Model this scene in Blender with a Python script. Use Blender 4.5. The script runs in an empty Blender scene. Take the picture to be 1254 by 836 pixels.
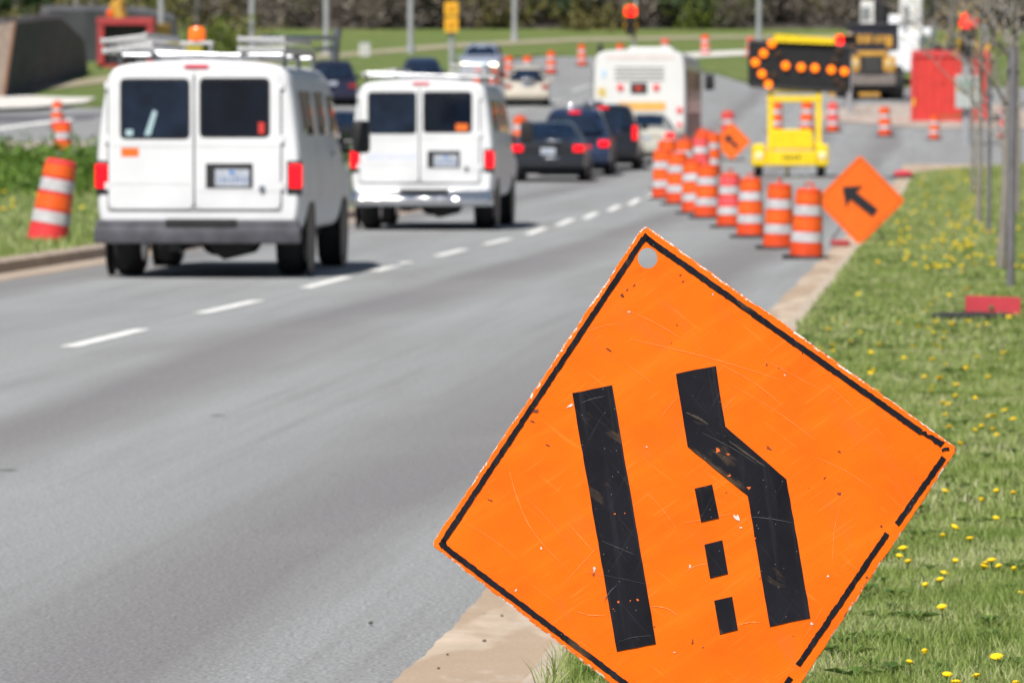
# road works scene
import bpy, bmesh, math, random
import numpy as np
from mathutils import Vector, Matrix
from mathutils.geometry import tessellate_polygon
R = math.radians
random.seed(7); RNG = np.random.default_rng(7)
scene = bpy.context.scene
COL = scene.collection

# ---------------------------------------------------------------- camera, sky, sun, exposure
F = 6600.0                                   # focal length in pixels of the 1254 px wide photograph
PITCH = math.atan(268 / F); CAMZ = 1.5
cd = bpy.data.cameras.new('camera'); cam = bpy.data.objects.new('camera', cd); COL.objects.link(cam)
cam.location = (0, 0, CAMZ); cam.rotation_euler = (math.pi / 2 - PITCH, 0, 0)
cd.sensor_width = 36; cd.lens = 36 * F / 1254; cd.clip_start = .1; cd.clip_end = 3000
cd.dof.use_dof = True; cd.dof.focus_distance = 11.95; cd.dof.aperture_fstop = 11
scene.camera = cam
SUN_EL, SUN_AZ = 54, 203                     # azimuth clockwise from +Y
w = bpy.data.worlds.new('World'); scene.world = w; w.use_nodes = True
nt = w.node_tree; sky = nt.nodes.new('ShaderNodeTexSky'); sky.sky_type = 'NISHITA'; sky.sun_disc = False
sky.sun_elevation = R(SUN_EL); sky.sun_rotation = R(SUN_AZ)
bg = nt.nodes['Background']; bg.inputs[1].default_value = .052
nt.links.new(sky.outputs[0], bg.inputs[0])
sl = bpy.data.lights.new('sun', 'SUN'); sl.energy = 5.0; sl.angle = R(.53); sl.color = (1, .955, .89)
so = bpy.data.objects.new('sun', sl); COL.objects.link(so)
sv = Vector((math.sin(R(SUN_AZ)) * math.cos(R(SUN_EL)), math.cos(R(SUN_AZ)) * math.cos(R(SUN_EL)), math.sin(R(SUN_EL))))
so.rotation_euler = sv.to_track_quat('Z', 'Y').to_euler(); so.location = (-30, -30, 60)
scene.view_settings.view_transform = 'Standard'; scene.view_settings.look = 'None'
scene.view_settings.gamma = 1; scene.view_settings.exposure = .33
scene.render.resolution_x = 1024; scene.render.resolution_y = 682

# ---------------------------------------------------------------- terrain
def zg(Y):
    if Y < 99: return 0.0
    if Y < 251: return .000161 * (Y - 99) ** 2
    return .000161 * 152 ** 2 + .0303 * (Y - 251) + (max(0, Y - 384) * .26)
def ray(px, py):
    u = (px - 627) / F; v = (418 - py) / F
    return u, math.cos(PITCH) + v * math.sin(PITCH), v * math.cos(PITCH) - math.sin(PITCH)
def G(px, py, off=0.0):
    """the ground point seen at a photograph pixel"""
    dx, dy, dz = ray(px, py); lo, hi = 3.0, 700.0
    for _ in range(60):
        m = (lo + hi) / 2; t = m / dy
        if CAMZ + dz * t > zg(m) + off: lo = m
        else: hi = m
    return Vector((dx * lo / dy, lo, zg(lo) + off))
def A(px, Y, off=0.0):
    return Vector(((px - 627) / F * Y, Y, zg(Y) + off))
TH = R(4.5)                                  # heading of the road, clockwise from +Y
SL = .083                                    # its slope dX/dY

# ---------------------------------------------------------------- materials
MATS = {}
def nodes(name):
    m = bpy.data.materials.new(name); m.use_nodes = True
    return m, m.node_tree, m.node_tree.nodes['Principled BSDF']
def mat(name, col, rough=.5, metal=0, var=.12, scale=6, bump=0, bscale=60, emit=0, spec=None, coat=0, dirt=None, trans=0):
    if name in MATS: return MATS[name]
    m, t, b = nodes(name); N = t.nodes; L = t.links
    tc = N.new('ShaderNodeTexCoord')
    nz = N.new('ShaderNodeTexNoise'); nz.inputs['Scale'].default_value = scale; nz.inputs['Detail'].default_value = 5
    L.new(tc.outputs['Object'], nz.inputs['Vector'])
    cr = N.new('ShaderNodeValToRGB')
    c = np.array(col); d2 = np.array(dirt) if dirt else c * (1 - var)
    cr.color_ramp.elements[0].position = .3; cr.color_ramp.elements[0].color = (*np.clip(d2, 0, 1), 1)
    cr.color_ramp.elements[1].position = .65; cr.color_ramp.elements[1].color = (*np.clip(c * (1 + var * .4), 0, 1), 1)
    L.new(nz.outputs[0], cr.inputs[0]); L.new(cr.outputs[0], b.inputs['Base Color'])
    b.inputs['Roughness'].default_value = rough; b.inputs['Metallic'].default_value = metal
    if coat: b.inputs['Coat Weight'].default_value = coat; b.inputs['Coat Roughness'].default_value = .05
    if spec is not None: b.inputs['Specular IOR Level'].default_value = spec
    if emit:
        b.inputs['Emission Color'].default_value = (*col, 1); b.inputs['Emission Strength'].default_value = emit
    if bump:
        n2 = N.new('ShaderNodeTexNoise'); n2.inputs['Scale'].default_value = bscale; n2.inputs['Detail'].default_value = 4
        L.new(tc.outputs['Object'], n2.inputs['Vector'])
        bp = N.new('ShaderNodeBump'); bp.inputs['Strength'].default_value = bump; bp.inputs['Distance'].default_value = .02
        L.new(n2.outputs[0], bp.inputs['Height']); L.new(bp.outputs[0], b.inputs['Normal'])
    MATS[name] = m; return m
def leafmat(name, c1, c2, c3, rough=.6, sub=.0, patch=0):
    if name in MATS: return MATS[name]
    m, t, b = nodes(name); N = t.nodes; L = t.links
    g = N.new('ShaderNodeNewGeometry'); cr = N.new('ShaderNodeValToRGB')
    e = cr.color_ramp.elements; e[0].color = (*c1, 1); e[0].position = 0; e[1].color = (*c3, 1); e[1].position = 1
    k = e.new(.55); k.color = (*c2, 1)
    fac = g.outputs['Random Per Island']
    if patch:                                                     # drier and lusher patches of the lawn
        tc = N.new('ShaderNodeTexCoord'); nz = N.new('ShaderNodeTexNoise'); nz.inputs['Scale'].default_value = patch; nz.inputs['Detail'].default_value = 5
        L.new(tc.outputs['Object'], nz.inputs['Vector'])
        m1 = N.new('ShaderNodeMapRange'); m1.inputs[1].default_value = .32; m1.inputs[2].default_value = .68; m1.inputs[3].default_value = -.32; m1.inputs[4].default_value = .45; L.new(nz.outputs[0], m1.inputs[0])
        m2 = N.new('ShaderNodeMath'); m2.operation = 'MULTIPLY_ADD'; m2.inputs[1].default_value = .75; L.new(fac, m2.inputs[0]); L.new(m1.outputs[0], m2.inputs[2]); fac = m2.outputs[0]
    L.new(fac, cr.inputs[0]); L.new(cr.outputs[0], b.inputs['Base Color'])
    b.inputs['Roughness'].default_value = rough; b.inputs['Specular IOR Level'].default_value = .25
    if sub:
        tr = N.new('ShaderNodeBsdfTranslucent'); L.new(cr.outputs[0], tr.inputs[0])
        mx = N.new('ShaderNodeMixShader'); mx.inputs[0].default_value = sub
        L.new(b.outputs[0], mx.inputs[1]); L.new(tr.outputs[0], mx.inputs[2])
        L.new(mx.outputs[0], N['Material Output'].inputs[0])
    MATS[name] = m; return m
class NB:
    """tiny node helper"""
    def __init__(s, name):
        s.m, s.t, s.b = nodes(name); s.tc = s.t.nodes.new('ShaderNodeTexCoord')
    def n(s, kind, **kw):
        x = s.t.nodes.new(kind)
        for k, v in kw.items(): setattr(x, k, v)
        return x
    def link(s, a, b): s.t.links.new(a, b)
    def noise(s, vec, scale, detail=4, rough=.5, dist=0):
        x = s.n('ShaderNodeTexNoise'); x.inputs['Scale'].default_value = scale; x.inputs['Detail'].default_value = detail
        x.inputs['Roughness'].default_value = rough; x.inputs['Distortion'].default_value = dist
        s.link(vec, x.inputs['Vector']); return x.outputs[0]
    def mapping(s, vec, sc=(1, 1, 1), rot=(0, 0, 0), loc=(0, 0, 0)):
        x = s.n('ShaderNodeMapping'); x.inputs['Scale'].default_value = sc; x.inputs['Rotation'].default_value = rot; x.inputs['Location'].default_value = loc
        s.link(vec, x.inputs[0]); return x.outputs[0]
    def streak(s, vec, rot, sc):
        return s.mapping(s.mapping(vec, rot=(0, rot, 0)), sc=sc)
    def ramp(s, fac, stops):
        x = s.n('ShaderNodeValToRGB'); e = x.color_ramp.elements
        e[0].position, e[0].color = stops[0][0], (*stops[0][1], 1); e[1].position, e[1].color = stops[-1][0], (*stops[-1][1], 1)
        for p, c in stops[1:-1]:
            k = e.new(p); k.color = (*c, 1)
        s.link(fac, x.inputs[0]); return x.outputs[0]
    def mask(s, fac, a, b):
        x = s.n('ShaderNodeMapRange'); x.inputs[1].default_value = a; x.inputs[2].default_value = b
        s.link(fac, x.inputs[0]); return x.outputs[0]
    def mul(s, a, b, op='MULTIPLY'):
        x = s.n('ShaderNodeMath', operation=op)
        for i, v in enumerate((a, b)):
            if isinstance(v, (int, float)): x.inputs[i].default_value = v
            else: s.link(v, x.inputs[i])
        return x.outputs[0]
    def mix(s, fac, c1, c2, blend='MIX'):
        x = s.n('ShaderNodeMix', data_type='RGBA', blend_type=blend)
        for sock, v in ((x.inputs[0], fac), (x.inputs[6], c1), (x.inputs[7], c2)):
            if isinstance(v, (int, float)): sock.default_value = v
            elif isinstance(v, tuple): sock.default_value = (*v, 1)
            else: s.link(v, sock)
        return x.outputs[2]
    def bump(s, h, strength=.3, dist=.01):
        x = s.n('ShaderNodeBump'); x.inputs['Strength'].default_value = strength; x.inputs['Distance'].default_value = dist
        s.link(h, x.inputs['Height']); s.link(x.outputs[0], s.b.inputs['Normal'])
    def done(s, col, rough=.8):
        if isinstance(col, tuple): s.b.inputs['Base Color'].default_value = (*col, 1)
        else: s.link(col, s.b.inputs['Base Color'])
        if isinstance(rough, (int, float)): s.b.inputs['Roughness'].default_value = rough
        else: s.link(rough, s.b.inputs['Roughness'])
        return s.m

def asphalt_material():
    q = NB('asphalt'); V = q.tc.outputs['Object']
    Rv = q.mapping(V, rot=(0, 0, math.atan(SL)))                     # x across the road, y along it
    sp = q.n('ShaderNodeSeparateXYZ'); q.link(Rv, sp.inputs[0]); across = sp.outputs[0]
    wob = q.noise(q.mapping(Rv, sc=(.5, .045, 1)), 1.0, 3)
    ac = q.mul(across, q.mul(q.mul(wob, .5, 'SUBTRACT'), 1.1), 'ADD')
    # worn wheel tracks and oil lines along the lanes (distance across the road)
    f = q.mask(ac, -10.5, -.5)
    k = lambda x: (x + 10.5) / 10.0
    g0, g1, gd = (.295, .312, .318), (.262, .274, .280), (.182, .180, .186)
    base = q.ramp(f, [(0, g1), (k(-9.3), g1), (k(-8.5), gd), (k(-7.9), g0), (k(-6.9), g1), (k(-6.3), g0), (k(-5.1), g0), (k(-4.75), gd),
                      (k(-4.35), (.21, .21, .216)), (k(-3.9), g0), (k(-3.0), g1), (k(-2.45), (.19, .19, .196)), (k(-2.1), gd), (k(-1.75), g0), (1, g1)])
    n1 = q.noise(q.mapping(Rv, sc=(1.6, .12, 1)), 1.0, 6, .6)
    base = q.mix(q.mul(q.mask(n1, .44, .74), .6), base, (.19, .187, .19))
    n4 = q.noise(q.mapping(Rv, sc=(9, .12, 1)), 1.0, 5, .65)
    base = q.mix(q.mul(q.mask(n4, .50, .75), .55), base, (.185, .183, .187))
    n5 = q.noise(V, 26, 4, .7)
    base = q.mix(.7, base, q.ramp(n5, [(.32, (.38, .38, .38)), (.68, (.62, .62, .62))]), 'OVERLAY')
    n2 = q.noise(q.mapping(Rv, sc=(.35, .2, 1)), 1.0, 4, .6)
    base = q.mix(q.mul(q.mask(n2, .52, .7), .22), base, (.335, .35, .352))
    base = q.mix(q.mul(q.mask(q.noise(V, .05, 2), .35, .7), .25), base, (.26, .245, .235))
    n3 = q.noise(V, 75, 4, .75)
    base = q.mix(.95, base, q.ramp(n3, [(.32, (.20, .20, .20)), (.5, (.5, .5, .5)), (.68, (.82, .82, .82))]), 'OVERLAY')
    v = q.n('ShaderNodeTexVoronoi'); v.inputs['Scale'].default_value = .9; q.link(q.mapping(V, sc=(1, .6, 1)), v.inputs['Vector'])
    base = q.mix(q.mul(q.mask(v.outputs[0], .05, .03), .75), base, (.05, .05, .052))
    base = q.mix(1.0, base, (.90, .895, .89), 'MULTIPLY')
    q.bump(n3, .45, .006)
    return q.done(base, .82)
def concrete_material(name, c, stain=True):
    q = NB(name); V = q.tc.outputs['Object']
    n1 = q.noise(V, 3, 6, .6); n2 = q.noise(V, 90, 3, .7)
    col = q.ramp(n1, [(.3, tuple(np.array(c) * .8)), (.7, tuple(np.array(c) * 1.12))])
    if stain:
        nA = q.noise(q.mapping(V, sc=(2.4, .5, 1), loc=(.3, 2.2, 0)), 1.0, 3, .4, .3)
        col = q.mix(q.mul(q.mask(nA, .47, .50), .8), col, tuple(np.array(c) * np.array((.72, .66, .60))))
        nE = q.noise(q.mapping(V, sc=(2.5, 1.2, 1)), 2.0, 5, .6)
        col = q.mix(q.mul(q.mask(nE, .56, .62), .25), col, (.52, .47, .42))
    col = q.mix(.4, col, q.ramp(n2, [(.3, (.36, .36, .36)), (.7, (.64, .64, .64))]), 'OVERLAY')
    v = q.n('ShaderNodeTexVoronoi'); v.inputs['Scale'].default_value = 5; q.link(V, v.inputs['Vector'])
    col = q.mix(q.mul(q.mask(v.outputs[0], .05, .03), .8), col, (.09, .08, .07))
    q.bump(n2, .25, .004)
    return q.done(col, .85)
def grass_ground(name, c1, c2, c3, hay, flowers=.0):
    q = NB(name); V = q.tc.outputs['Object']
    n1 = q.noise(V, 1.1, 6, .65); n2 = q.noise(V, 45, 4, .7)
    col = q.ramp(n1, [(.28, c1), (.5, c2), (.72, c3)])
    col = q.mix(q.mul(q.mask(q.noise(q.mapping(V, sc=(1, .7, 1)), .6, 5, .6), .5, .68), .7), col, hay)
    col = q.mix(.6, col, q.ramp(n2, [(.3, (.28, .28, .28)), (.7, (.68, .68, .68))]), 'OVERLAY')
    q.bump(n2, .9, .05)
    return q.done(col, .9)

M = dict(
    asphalt=asphalt_material(),
    gutter=concrete_material('gutter_concrete', (.47, .375, .285)),
    kerb=concrete_material('kerb_concrete', (.42, .35, .275), False),
    median_kerb=concrete_material('median_kerb_concrete', (.36, .29, .23), False),
    sidewalk=concrete_material('pale_concrete', (.62, .60, .56), False),
    sand=grass_ground('sandy_path', (.30, .26, .18), (.38, .33, .24), (.42, .37, .28), (.3, .3, .15)),
    site=concrete_material('site_dirt', (.42, .36, .32), True),
    lawn=grass_ground('lawn', (.15, .18, .05), (.22, .245, .08), (.28, .29, .11), (.36, .33, .17)),
    median=grass_ground('median_grass', (.055, .10, .02), (.10, .16, .035), (.15, .19, .05), (.2, .2, .08)),
    hill=grass_ground('hill_grass', (.075, .125, .02), (.12, .175, .035), (.16, .2, .05), (.22, .21, .08)),
    litter=grass_ground('leaf_litter', (.035, .028, .022), (.065, .054, .044), (.10, .085, .07), (.12, .12, .115)),
    paint=mat('road_paint', (.78, .78, .76), .7, var=.3, scale=9),
    white=mat('white_car_paint', (.70, .71, .73), .38, var=.08, scale=2, spec=.25),
    black=mat('black_plastic', (.018, .018, .02), .5, var=.3),
    rubber=mat('tyre_rubber', (.022, .022, .024), .75, var=.3),
    glass=mat('dark_glass', (.006, .010, .020), .06, var=.5, scale=2, spec=.35),
    glass2=mat('blue_glass', (.010, .020, .042), .06, var=.6, scale=3, spec=.4),
    grey=mat('worn_grey_bumper', (.085, .085, .10), .5, metal=.1, var=.4),
    chrome=mat('chrome', (.50, .53, .58), .10, metal=1, var=.05),
    steel=mat('brushed_steel', (.6, .61, .63), .3, metal=1, var=.2),
    alum=mat('white_aluminium', (.60, .60, .61), .35, metal=.35, var=.15),
    galv=mat('galvanised_pole', (.42, .43, .46), .5, metal=.35, var=.2),
    tail=mat('lit_tail_light', (.80, .002, .010), .25, emit=.85, var=.1),
    taild=mat('unlit_tail_light', (.30, .006, .01), .2, var=.1, coat=1),
    head=mat('lit_headlamp', (1, .82, .5), .2, emit=5),
    plate=mat('licence_plate', (.46, .49, .55), .4, var=.25, scale=25),
    plate_blue=mat('plate_blue', (.08, .22, .5), .5),
    amber=mat('amber_lens', (.85, .15, .015), .2, emit=.3, var=.2),
    orange=mat('drum_orange', (.74, .072, .008), .5, var=.16, scale=5, dirt=(.55, .05, .01)),
    orange2=mat('drum_sheeting', (.84, .115, .012), .4, var=.2),
    red_d=mat('drum_red', (.70, .04, .045), .5, var=.2),
    pink=mat('faded_pink_sheeting', (.78, .09, .10), .45, var=.2),
    refl=mat('white_sheeting', (.52, .51, .53), .4, var=.25, scale=8),
    signo=mat('orange_sheeting', (.88, .145, .008), .5, var=.1),
    signb=mat('sign_black', (.014, .014, .02), .55, var=.2),
    yellow=mat('safety_yellow', (.84, .60, .012), .4, var=.12, coat=.3),
    catyel=mat('machine_yellow', (.58, .31, .05), .45, var=.25),
    sigyel=mat('signal_yellow', (.78, .40, .02), .5, var=.15),
    red=mat('container_red', (.56, .038, .03), .5, var=.15, scale=2),
    dullred=mat('dull_red', (.38, .045, .05), .5, var=.2),
    redpanel=mat('red_panel', (.55, .05, .07), .5, var=.15),
    lampon=mat('lit_arrow_lamp', (1, .19, .003), .3, emit=1.1),
    lampoff=mat('unlit_arrow_lamp', (.05, .03, .02), .3),
    redlamp=mat('lit_red_signal', (1, .012, .008), .3, emit=2.6),
    board=mat('arrow_board_black', (.012, .012, .014), .5, var=.3),
    wall=mat('dark_wall_stone', (.105, .088, .095), .85, var=.3, scale=1.2, bump=.4, bscale=4),
    wall2=mat('grey_wall_stone', (.13, .13, .145), .85, var=.3, scale=.7),
    brown=mat('weathered_wood', (.27, .21, .17), .8, var=.3),
    bark=mat('grey_bark', (.14, .13, .122), .85, var=.35, scale=20, bump=.4),
    bark2=mat('pale_bark', (.23, .21, .19), .85, var=.3, scale=20, bump=.4),
    stake=mat('grey_stake', (.15, .145, .16), .7, var=.25),
    cream=mat('bus_cream', (.69, .69, .675), .35, var=.04, scale=1.5, coat=.4),
    busor=mat('bus_orange_band', (.80, .42, .10), .4),
    busdark=mat('bus_dark_side', (.03, .028, .03), .2, var=.3),
    petal=leafmat('dandelion_petal', (.84, .52, .008), (.90, .64, .012), (.92, .72, .02)),
    stem=mat('dandelion_stem', (.10, .16, .04), .6),
    blade=leafmat('grass_blade', (.20, .29, .06), (.38, .47, .15), (.66, .64, .40), .55, .45, 1.5),
    weed=leafmat('weed_leaf', (.05, .11, .015), (.11, .20, .03), (.17, .26, .05), .55, .25),
)
def paint(name, c, metal=.3): return mat(name, c, .28, metal=metal, var=.06, scale=2, coat=.7)

# ---------------------------------------------------------------- object helpers
def link(o, parent=None):
    COL.objects.link(o)
    if parent: o.parent = parent
    return o
def tag(o, label=None, cat=None, group=None, kind=None):
    for k, v in (('label', label), ('category', cat), ('group', group), ('kind', kind)):
        if v: o[k] = v
    return o
def thing(name, label, cat, loc=(0, 0, 0), th=0.0, group=None, sc=1.0):
    o = bpy.data.objects.new(name, None); link(o); o.location = loc; o.rotation_euler = (0, 0, -th); o.scale = (sc,) * 3
    o.empty_display_size = .2
    return tag(o, label, cat, group)
class MB:
    def __init__(s): s.v = []; s.f = []; s.mi = []
    def add(s, vs, fs, mi=0):
        b = len(s.v); s.v += [tuple(p) for p in vs]; s.f += [tuple(b + i for i in f) for f in fs]; s.mi += [mi] * len(fs); return s
    def box(s, x0, x1, y0, y1, z0, z1, mi=0, c=.0):
        if c <= 0:
            vs = [(x, y, z) for z in (z0, z1) for y in (y0, y1) for x in (x0, x1)]
            return s.add(vs, [(0, 2, 3, 1), (4, 5, 7, 6), (0, 1, 5, 4), (2, 6, 7, 3), (0, 4, 6, 2), (1, 3, 7, 5)], mi)
        bm = bmesh.new(); bmesh.ops.create_cube(bm, size=1)
        for v in bm.verts: v.co = Vector(((x0 + x1) / 2 + v.co.x * (x1 - x0), (y0 + y1) / 2 + v.co.y * (y1 - y0), (z0 + z1) / 2 + v.co.z * (z1 - z0)))
        c = min(c, .45 * min(abs(x1 - x0), abs(y1 - y0), abs(z1 - z0)))
        bmesh.ops.bevel(bm, geom=bm.edges[:], offset=c, segments=2, affect='EDGES', profile=.6)
        bm.verts.index_update(); s.add([v.co[:] for v in bm.verts], [[v.index for v in f.verts] for f in bm.faces], mi); bm.free(); return s
    def tube(s, pts, rad, n=8, mi=0, cap=True):
        pts = [Vector(p) for p in pts]; rad = [rad] * len(pts) if isinstance(rad, (int, float)) else rad
        vs = []; up = Vector((0, 0, 1))
        for i, p in enumerate(pts):
            d = (pts[min(i + 1, len(pts) - 1)] - pts[max(i - 1, 0)]).normalized()
            a = d.cross(up if abs(d.z) < .95 else Vector((1, 0, 0))).normalized(); b = d.cross(a)
            for k in range(n):
                t = 2 * math.pi * k / n; vs.append(p + (a * math.cos(t) + b * math.sin(t)) * rad[i])
        fs = [(i * n + k, i * n + (k + 1) % n, (i + 1) * n + (k + 1) % n, (i + 1) * n + k) for i in range(len(pts) - 1) for k in range(n)]
        if cap: fs += [tuple(range(n))[::-1], tuple((len(pts) - 1) * n + k for k in range(n))]
        return s.add(vs, fs, mi)
    def lathe(s, prof, c=(0, 0, 0), n=24, axis='Z', mi=0):
        """prof: (radius, height[, material])"""
        vs = []; c = Vector(c)
        for p in prof:
            for k in range(n):
                t = 2 * math.pi * k / n; x, y, z = p[0] * math.cos(t), p[0] * math.sin(t), p[1]
                vs.append(c + Vector({'Z': (x, y, z), 'X': (z, x, y), 'Y': (x, z, y)}[axis]))
        b0 = len(s.v); s.v += [tuple(v) for v in vs]
        for i in range(len(prof) - 1):
            m_ = prof[i + 1][2] if len(prof[i + 1]) > 2 else mi
            for k in range(n):
                s.f.append((b0 + i * n + k, b0 + i * n + (k + 1) % n, b0 + (i + 1) * n + (k + 1) % n, b0 + (i + 1) * n + k)); s.mi.append(m_)
        s.f.append(tuple(b0 + k for k in range(n))[::-1]); s.mi.append(mi)
        s.f.append(tuple(b0 + (len(prof) - 1) * n + k for k in range(n))); s.mi.append(prof[-1][2] if len(prof[-1]) > 2 else mi)
        return s
    def prism(s, poly, y0, y1, mi=0):
        """polygon in x,z extruded along y"""
        n = len(poly); vs = [(x, y0, z) for x, z in poly] + [(x, y1, z) for x, z in poly]
        return s.add(vs, [tuple(range(n)), tuple(range(2 * n - 1, n - 1, -1))] + [(i, n + i, n + (i + 1) % n, (i + 1) % n) for i in range(n)], mi)
    def grid(s, P, mi=0, close=False):
        """P: rows of points"""
        r, c = len(P), len(P[0]); b = len(s.v)
        s.v += [tuple(p) for row in P for p in row]
        for i in range(r - 1):
            for j in range(c - 1 + (1 if close else 0)):
                s.f.append((b + i * c + j, b + i * c + (j + 1) % c, b + (i + 1) * c + (j + 1) % c, b + (i + 1) * c + j)); s.mi.append(mi)
        return s
    def build(s, name, mats, parent=None, smooth=False, loc=None):
        me = bpy.data.meshes.new(name); me.from_pydata(s.v, [], s.f)
        for m_ in (mats if isinstance(mats, (list, tuple)) else [mats]): me.materials.append(m_)
        me.polygons.foreach_set('material_index', s.mi)
        bm = bmesh.new(); bm.from_mesh(me); bmesh.ops.recalc_face_normals(bm, faces=bm.faces); bm.to_mesh(me); bm.free()
        if smooth:
            me.polygons.foreach_set('use_smooth', [True] * len(me.polygons))
            me.set_sharp_from_angle(angle=R(38))
        o = bpy.data.objects.new(name, me); link(o, parent)
        if loc is not None: o.location = loc
        return o
def bx(name, m, parent, *a, c=.0, **k): return MB().box(*a, c=c).build(name, m, parent, **k)
def tri_mesh(name, V, Fc, m, parent=None):
    """fast mesh from numpy arrays of verts and equal-length faces"""
    me = bpy.data.meshes.new(name); n = Fc.shape[1]
    me.vertices.add(len(V)); me.vertices.foreach_set('co', np.ascontiguousarray(V, dtype=np.float32).ravel())
    me.loops.add(Fc.size); me.loops.foreach_set('vertex_index', Fc.astype(np.int32).ravel())
    me.polygons.add(len(Fc)); me.polygons.foreach_set('loop_start', np.arange(0, Fc.size, n, dtype=np.int32))
    me.update(calc_edges=True); me.materials.append(m)
    o = bpy.data.objects.new(name, me); return link(o, parent)
def dup(root, loc=None, th=None, label=None, sc=None, group=None):
    def cp(o, par):
        c = o.copy(); COL.objects.link(c)
        if par: c.parent = par
        for ch in o.children: cp(ch, c)
        return c
    r = cp(root, None)
    if loc is not None: r.location = loc
    if th is not None: r.rotation_euler = (0, 0, -th)
    if sc is not None: r.scale = (sc,) * 3
    if label: r['label'] = label
    if group: r['group'] = group
    return r

# ================================================================ THE GROUND
def strip(name, Ys, lf, rf, off, nx, m, skirt=0):
    P = []
    for Y in Ys:
        l, r = lf(Y), rf(Y)
        row = [(l + (r - l) * i / nx, Y, zg(Y) + off) for i in range(nx + 1)]
        if skirt: row = [(l, Y, zg(Y) + off - skirt)] + row + [(r, Y, zg(Y) + off - skirt)]
        P.append(row)
    o = MB().grid(P).build(name, m); tag(o, kind='structure'); return o
def rng(a, b, st): return [a + (b - a) * i / max(1, round((b - a) / st)) for i in range(max(1, round((b - a) / st)) + 1)]
Yall = rng(3, 99, 8) + rng(100, 250, 3)[0:] + rng(251, 384, 7) + [388, 395, 410, 430, 470, 560]
strip('terrain', Yall, lambda Y: -160, lambda Y: 160, -.35, 8, M['litter'])
def curb(Y): return -1.50 + SL * Y
ROADL = -60
strip('road', rng(3, 99, 6) + rng(100, 250, 2) + rng(251, 330, 8), lambda Y: -70,
      lambda Y: curb(Y) if Y < 138 else curb(138) + (Y - 138) ** 1.6 * 1.2 if Y < 150 else 90, 0, 10, M['asphalt'])
# gutter pan, low mountable kerb and verge
EG = lambda Y: curb(Y) + (.36 - .13 * min(1, max(0, (Y - 19) / 20)) if Y < 132 else .23 + (Y - 132) ** 2 * .02)
Yv = rng(3, 130, 2.5) + rng(131, 146, .7)
gm = MB()
def jag(Y): return .010 * math.sin(Y * 1.3) + .004 * math.sin(Y * 7.1 + 1) + .003 * math.sin(Y * 23)
P = []
for Y in [3 + i * .07 for i in range(300)] + rng(24.2, 130, 1.5) + rng(131, 146, .7):
    e = EG(Y); z = zg(Y); j = jag(Y) if Y < 60 else 0
    P.append([(curb(Y) - .012 + j, Y, z + .004), (e - .02, Y, z + .012)])
o = gm.grid(P).build('gutter', M['gutter']); tag(o, kind='structure')
P = []
for Y in Yv:
    e = EG(Y); z = zg(Y)
    P.append([(e - .02, Y, z - .1), (e - .02, Y, z + .014), (e, Y, z + .035), (e + .03, Y, z + .05), (e + .13, Y, z + .055), (e + .14, Y, z - .1)])
o = MB().grid(P).build('kerb', M['kerb'], smooth=True); tag(o, kind='structure')
VR = lambda Y: .098 * Y + 14
LG = lambda Y: EG(Y) + .10
strip('verge', Yv, LG, VR, .045, 12, M['lawn'], .3)
# joints in the gutter
jm = MB()
for Y in rng(22.4, 60, 3.1):
    e = EG(Y); jm.box(curb(Y), e - .02, Y, Y + .008, .013, .0145)
tag(jm.build('gutter_joint', M['black']), kind='structure')
# loose stones in the gutter
for px, py, r_, lab in ((614.6, 754, .008, 'dark pebble in the damp patch of the gutter, close under the sign edge'), (593, 785, .010, 'larger dark pebble lying on the damp patch of the concrete gutter'), (548, 801, .006, 'tiny dark pebble on the pale concrete near the asphalt edge'),
                        (537, 818, .007, 'small dark pebble lowest on the pale concrete gutter'), (454, 763, .012, 'dark stone lying alone on the asphalt left of the gutter')):
    r_ *= .65; o = MB().lathe([(r_ * .5, -.002), (r_, r_ * .3), (r_ * .8, r_ * .8), (r_ * .2, r_)], n=7).build('pebble', mat('dark_stone', (.10, .092, .085), .8), smooth=True)
    o.location = G(px, py, .008); tag(o, lab, 'pebble', 'loose stones by the kerb')
# broken lane line
lm = MB(); y0 = 36.0
def dash_x(Y): return -2.98 + .0845 * (Y - 36) - max(0, Y - 95) ** 2 * .0012
for px0, py0, px1, py1 in ((80, 426.5, 178, 402.5), (242, 385, 319, 367.5), (370, 354, 429, 338.5), (455, 333.5, 504, 320.5), (532, 315, 572, 304.5),
                           (591, 300.5, 627, 291.5), (643, 288.5, 670, 278.5), (680, 277.5, 704, 267.5), (713, 269, 733, 260), (743, 259.5, 761, 251), (768, 252, 785, 243), (790, 244, 806, 236)):
    a = G(px0 + 3, py0 - 1); b = G(px1 - 3, py1 + 1); n = 14; d = (b - a); t_ = Vector((d.y, -d.x, 0)).normalized() * .062
    P = []
    for i in range(n + 1):
        c = a + d * i / n; c.z = zg(c.y) + .005; k = 1 + .08 * math.sin(i * 2.3 + px0)
        P.append([c - t_ * k, c + t_ * k])
    lm.grid(P)
tag(lm.build('lane_marking', M['paint']), kind='structure')
# planted median on the left: kerb and rough grass
def medk(Y): return -9.45 + SL * Y
def medl(Y): return medk(Y) - max(.02, min(26, 26))
MEND = 140
def medr(Y): return medk(Y) if Y < 92 else medk(92) + .083 * (Y - 92) - ((Y - 92) / 48) ** 1.6 * 9.0
strip('median', rng(30, 92, 3) + rng(94, MEND, 2) , lambda Y: -60, medr, .13, 10, M['median'], .3)
P = []
for Y in rng(30, MEND, 1.5):
    e = medr(Y); z = zg(Y)
    P.append([(e - .16, Y, z + .0), (e - .15, Y, z + .15), (e - .02, Y, z + .15), (e + .02, Y, z + .12), (e + .03, Y, z + .02), (e + .42, Y, z + .006)])
tag(MB().grid(P).build('median_kerb', M['median_kerb'], smooth=True), kind='structure')
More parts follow.
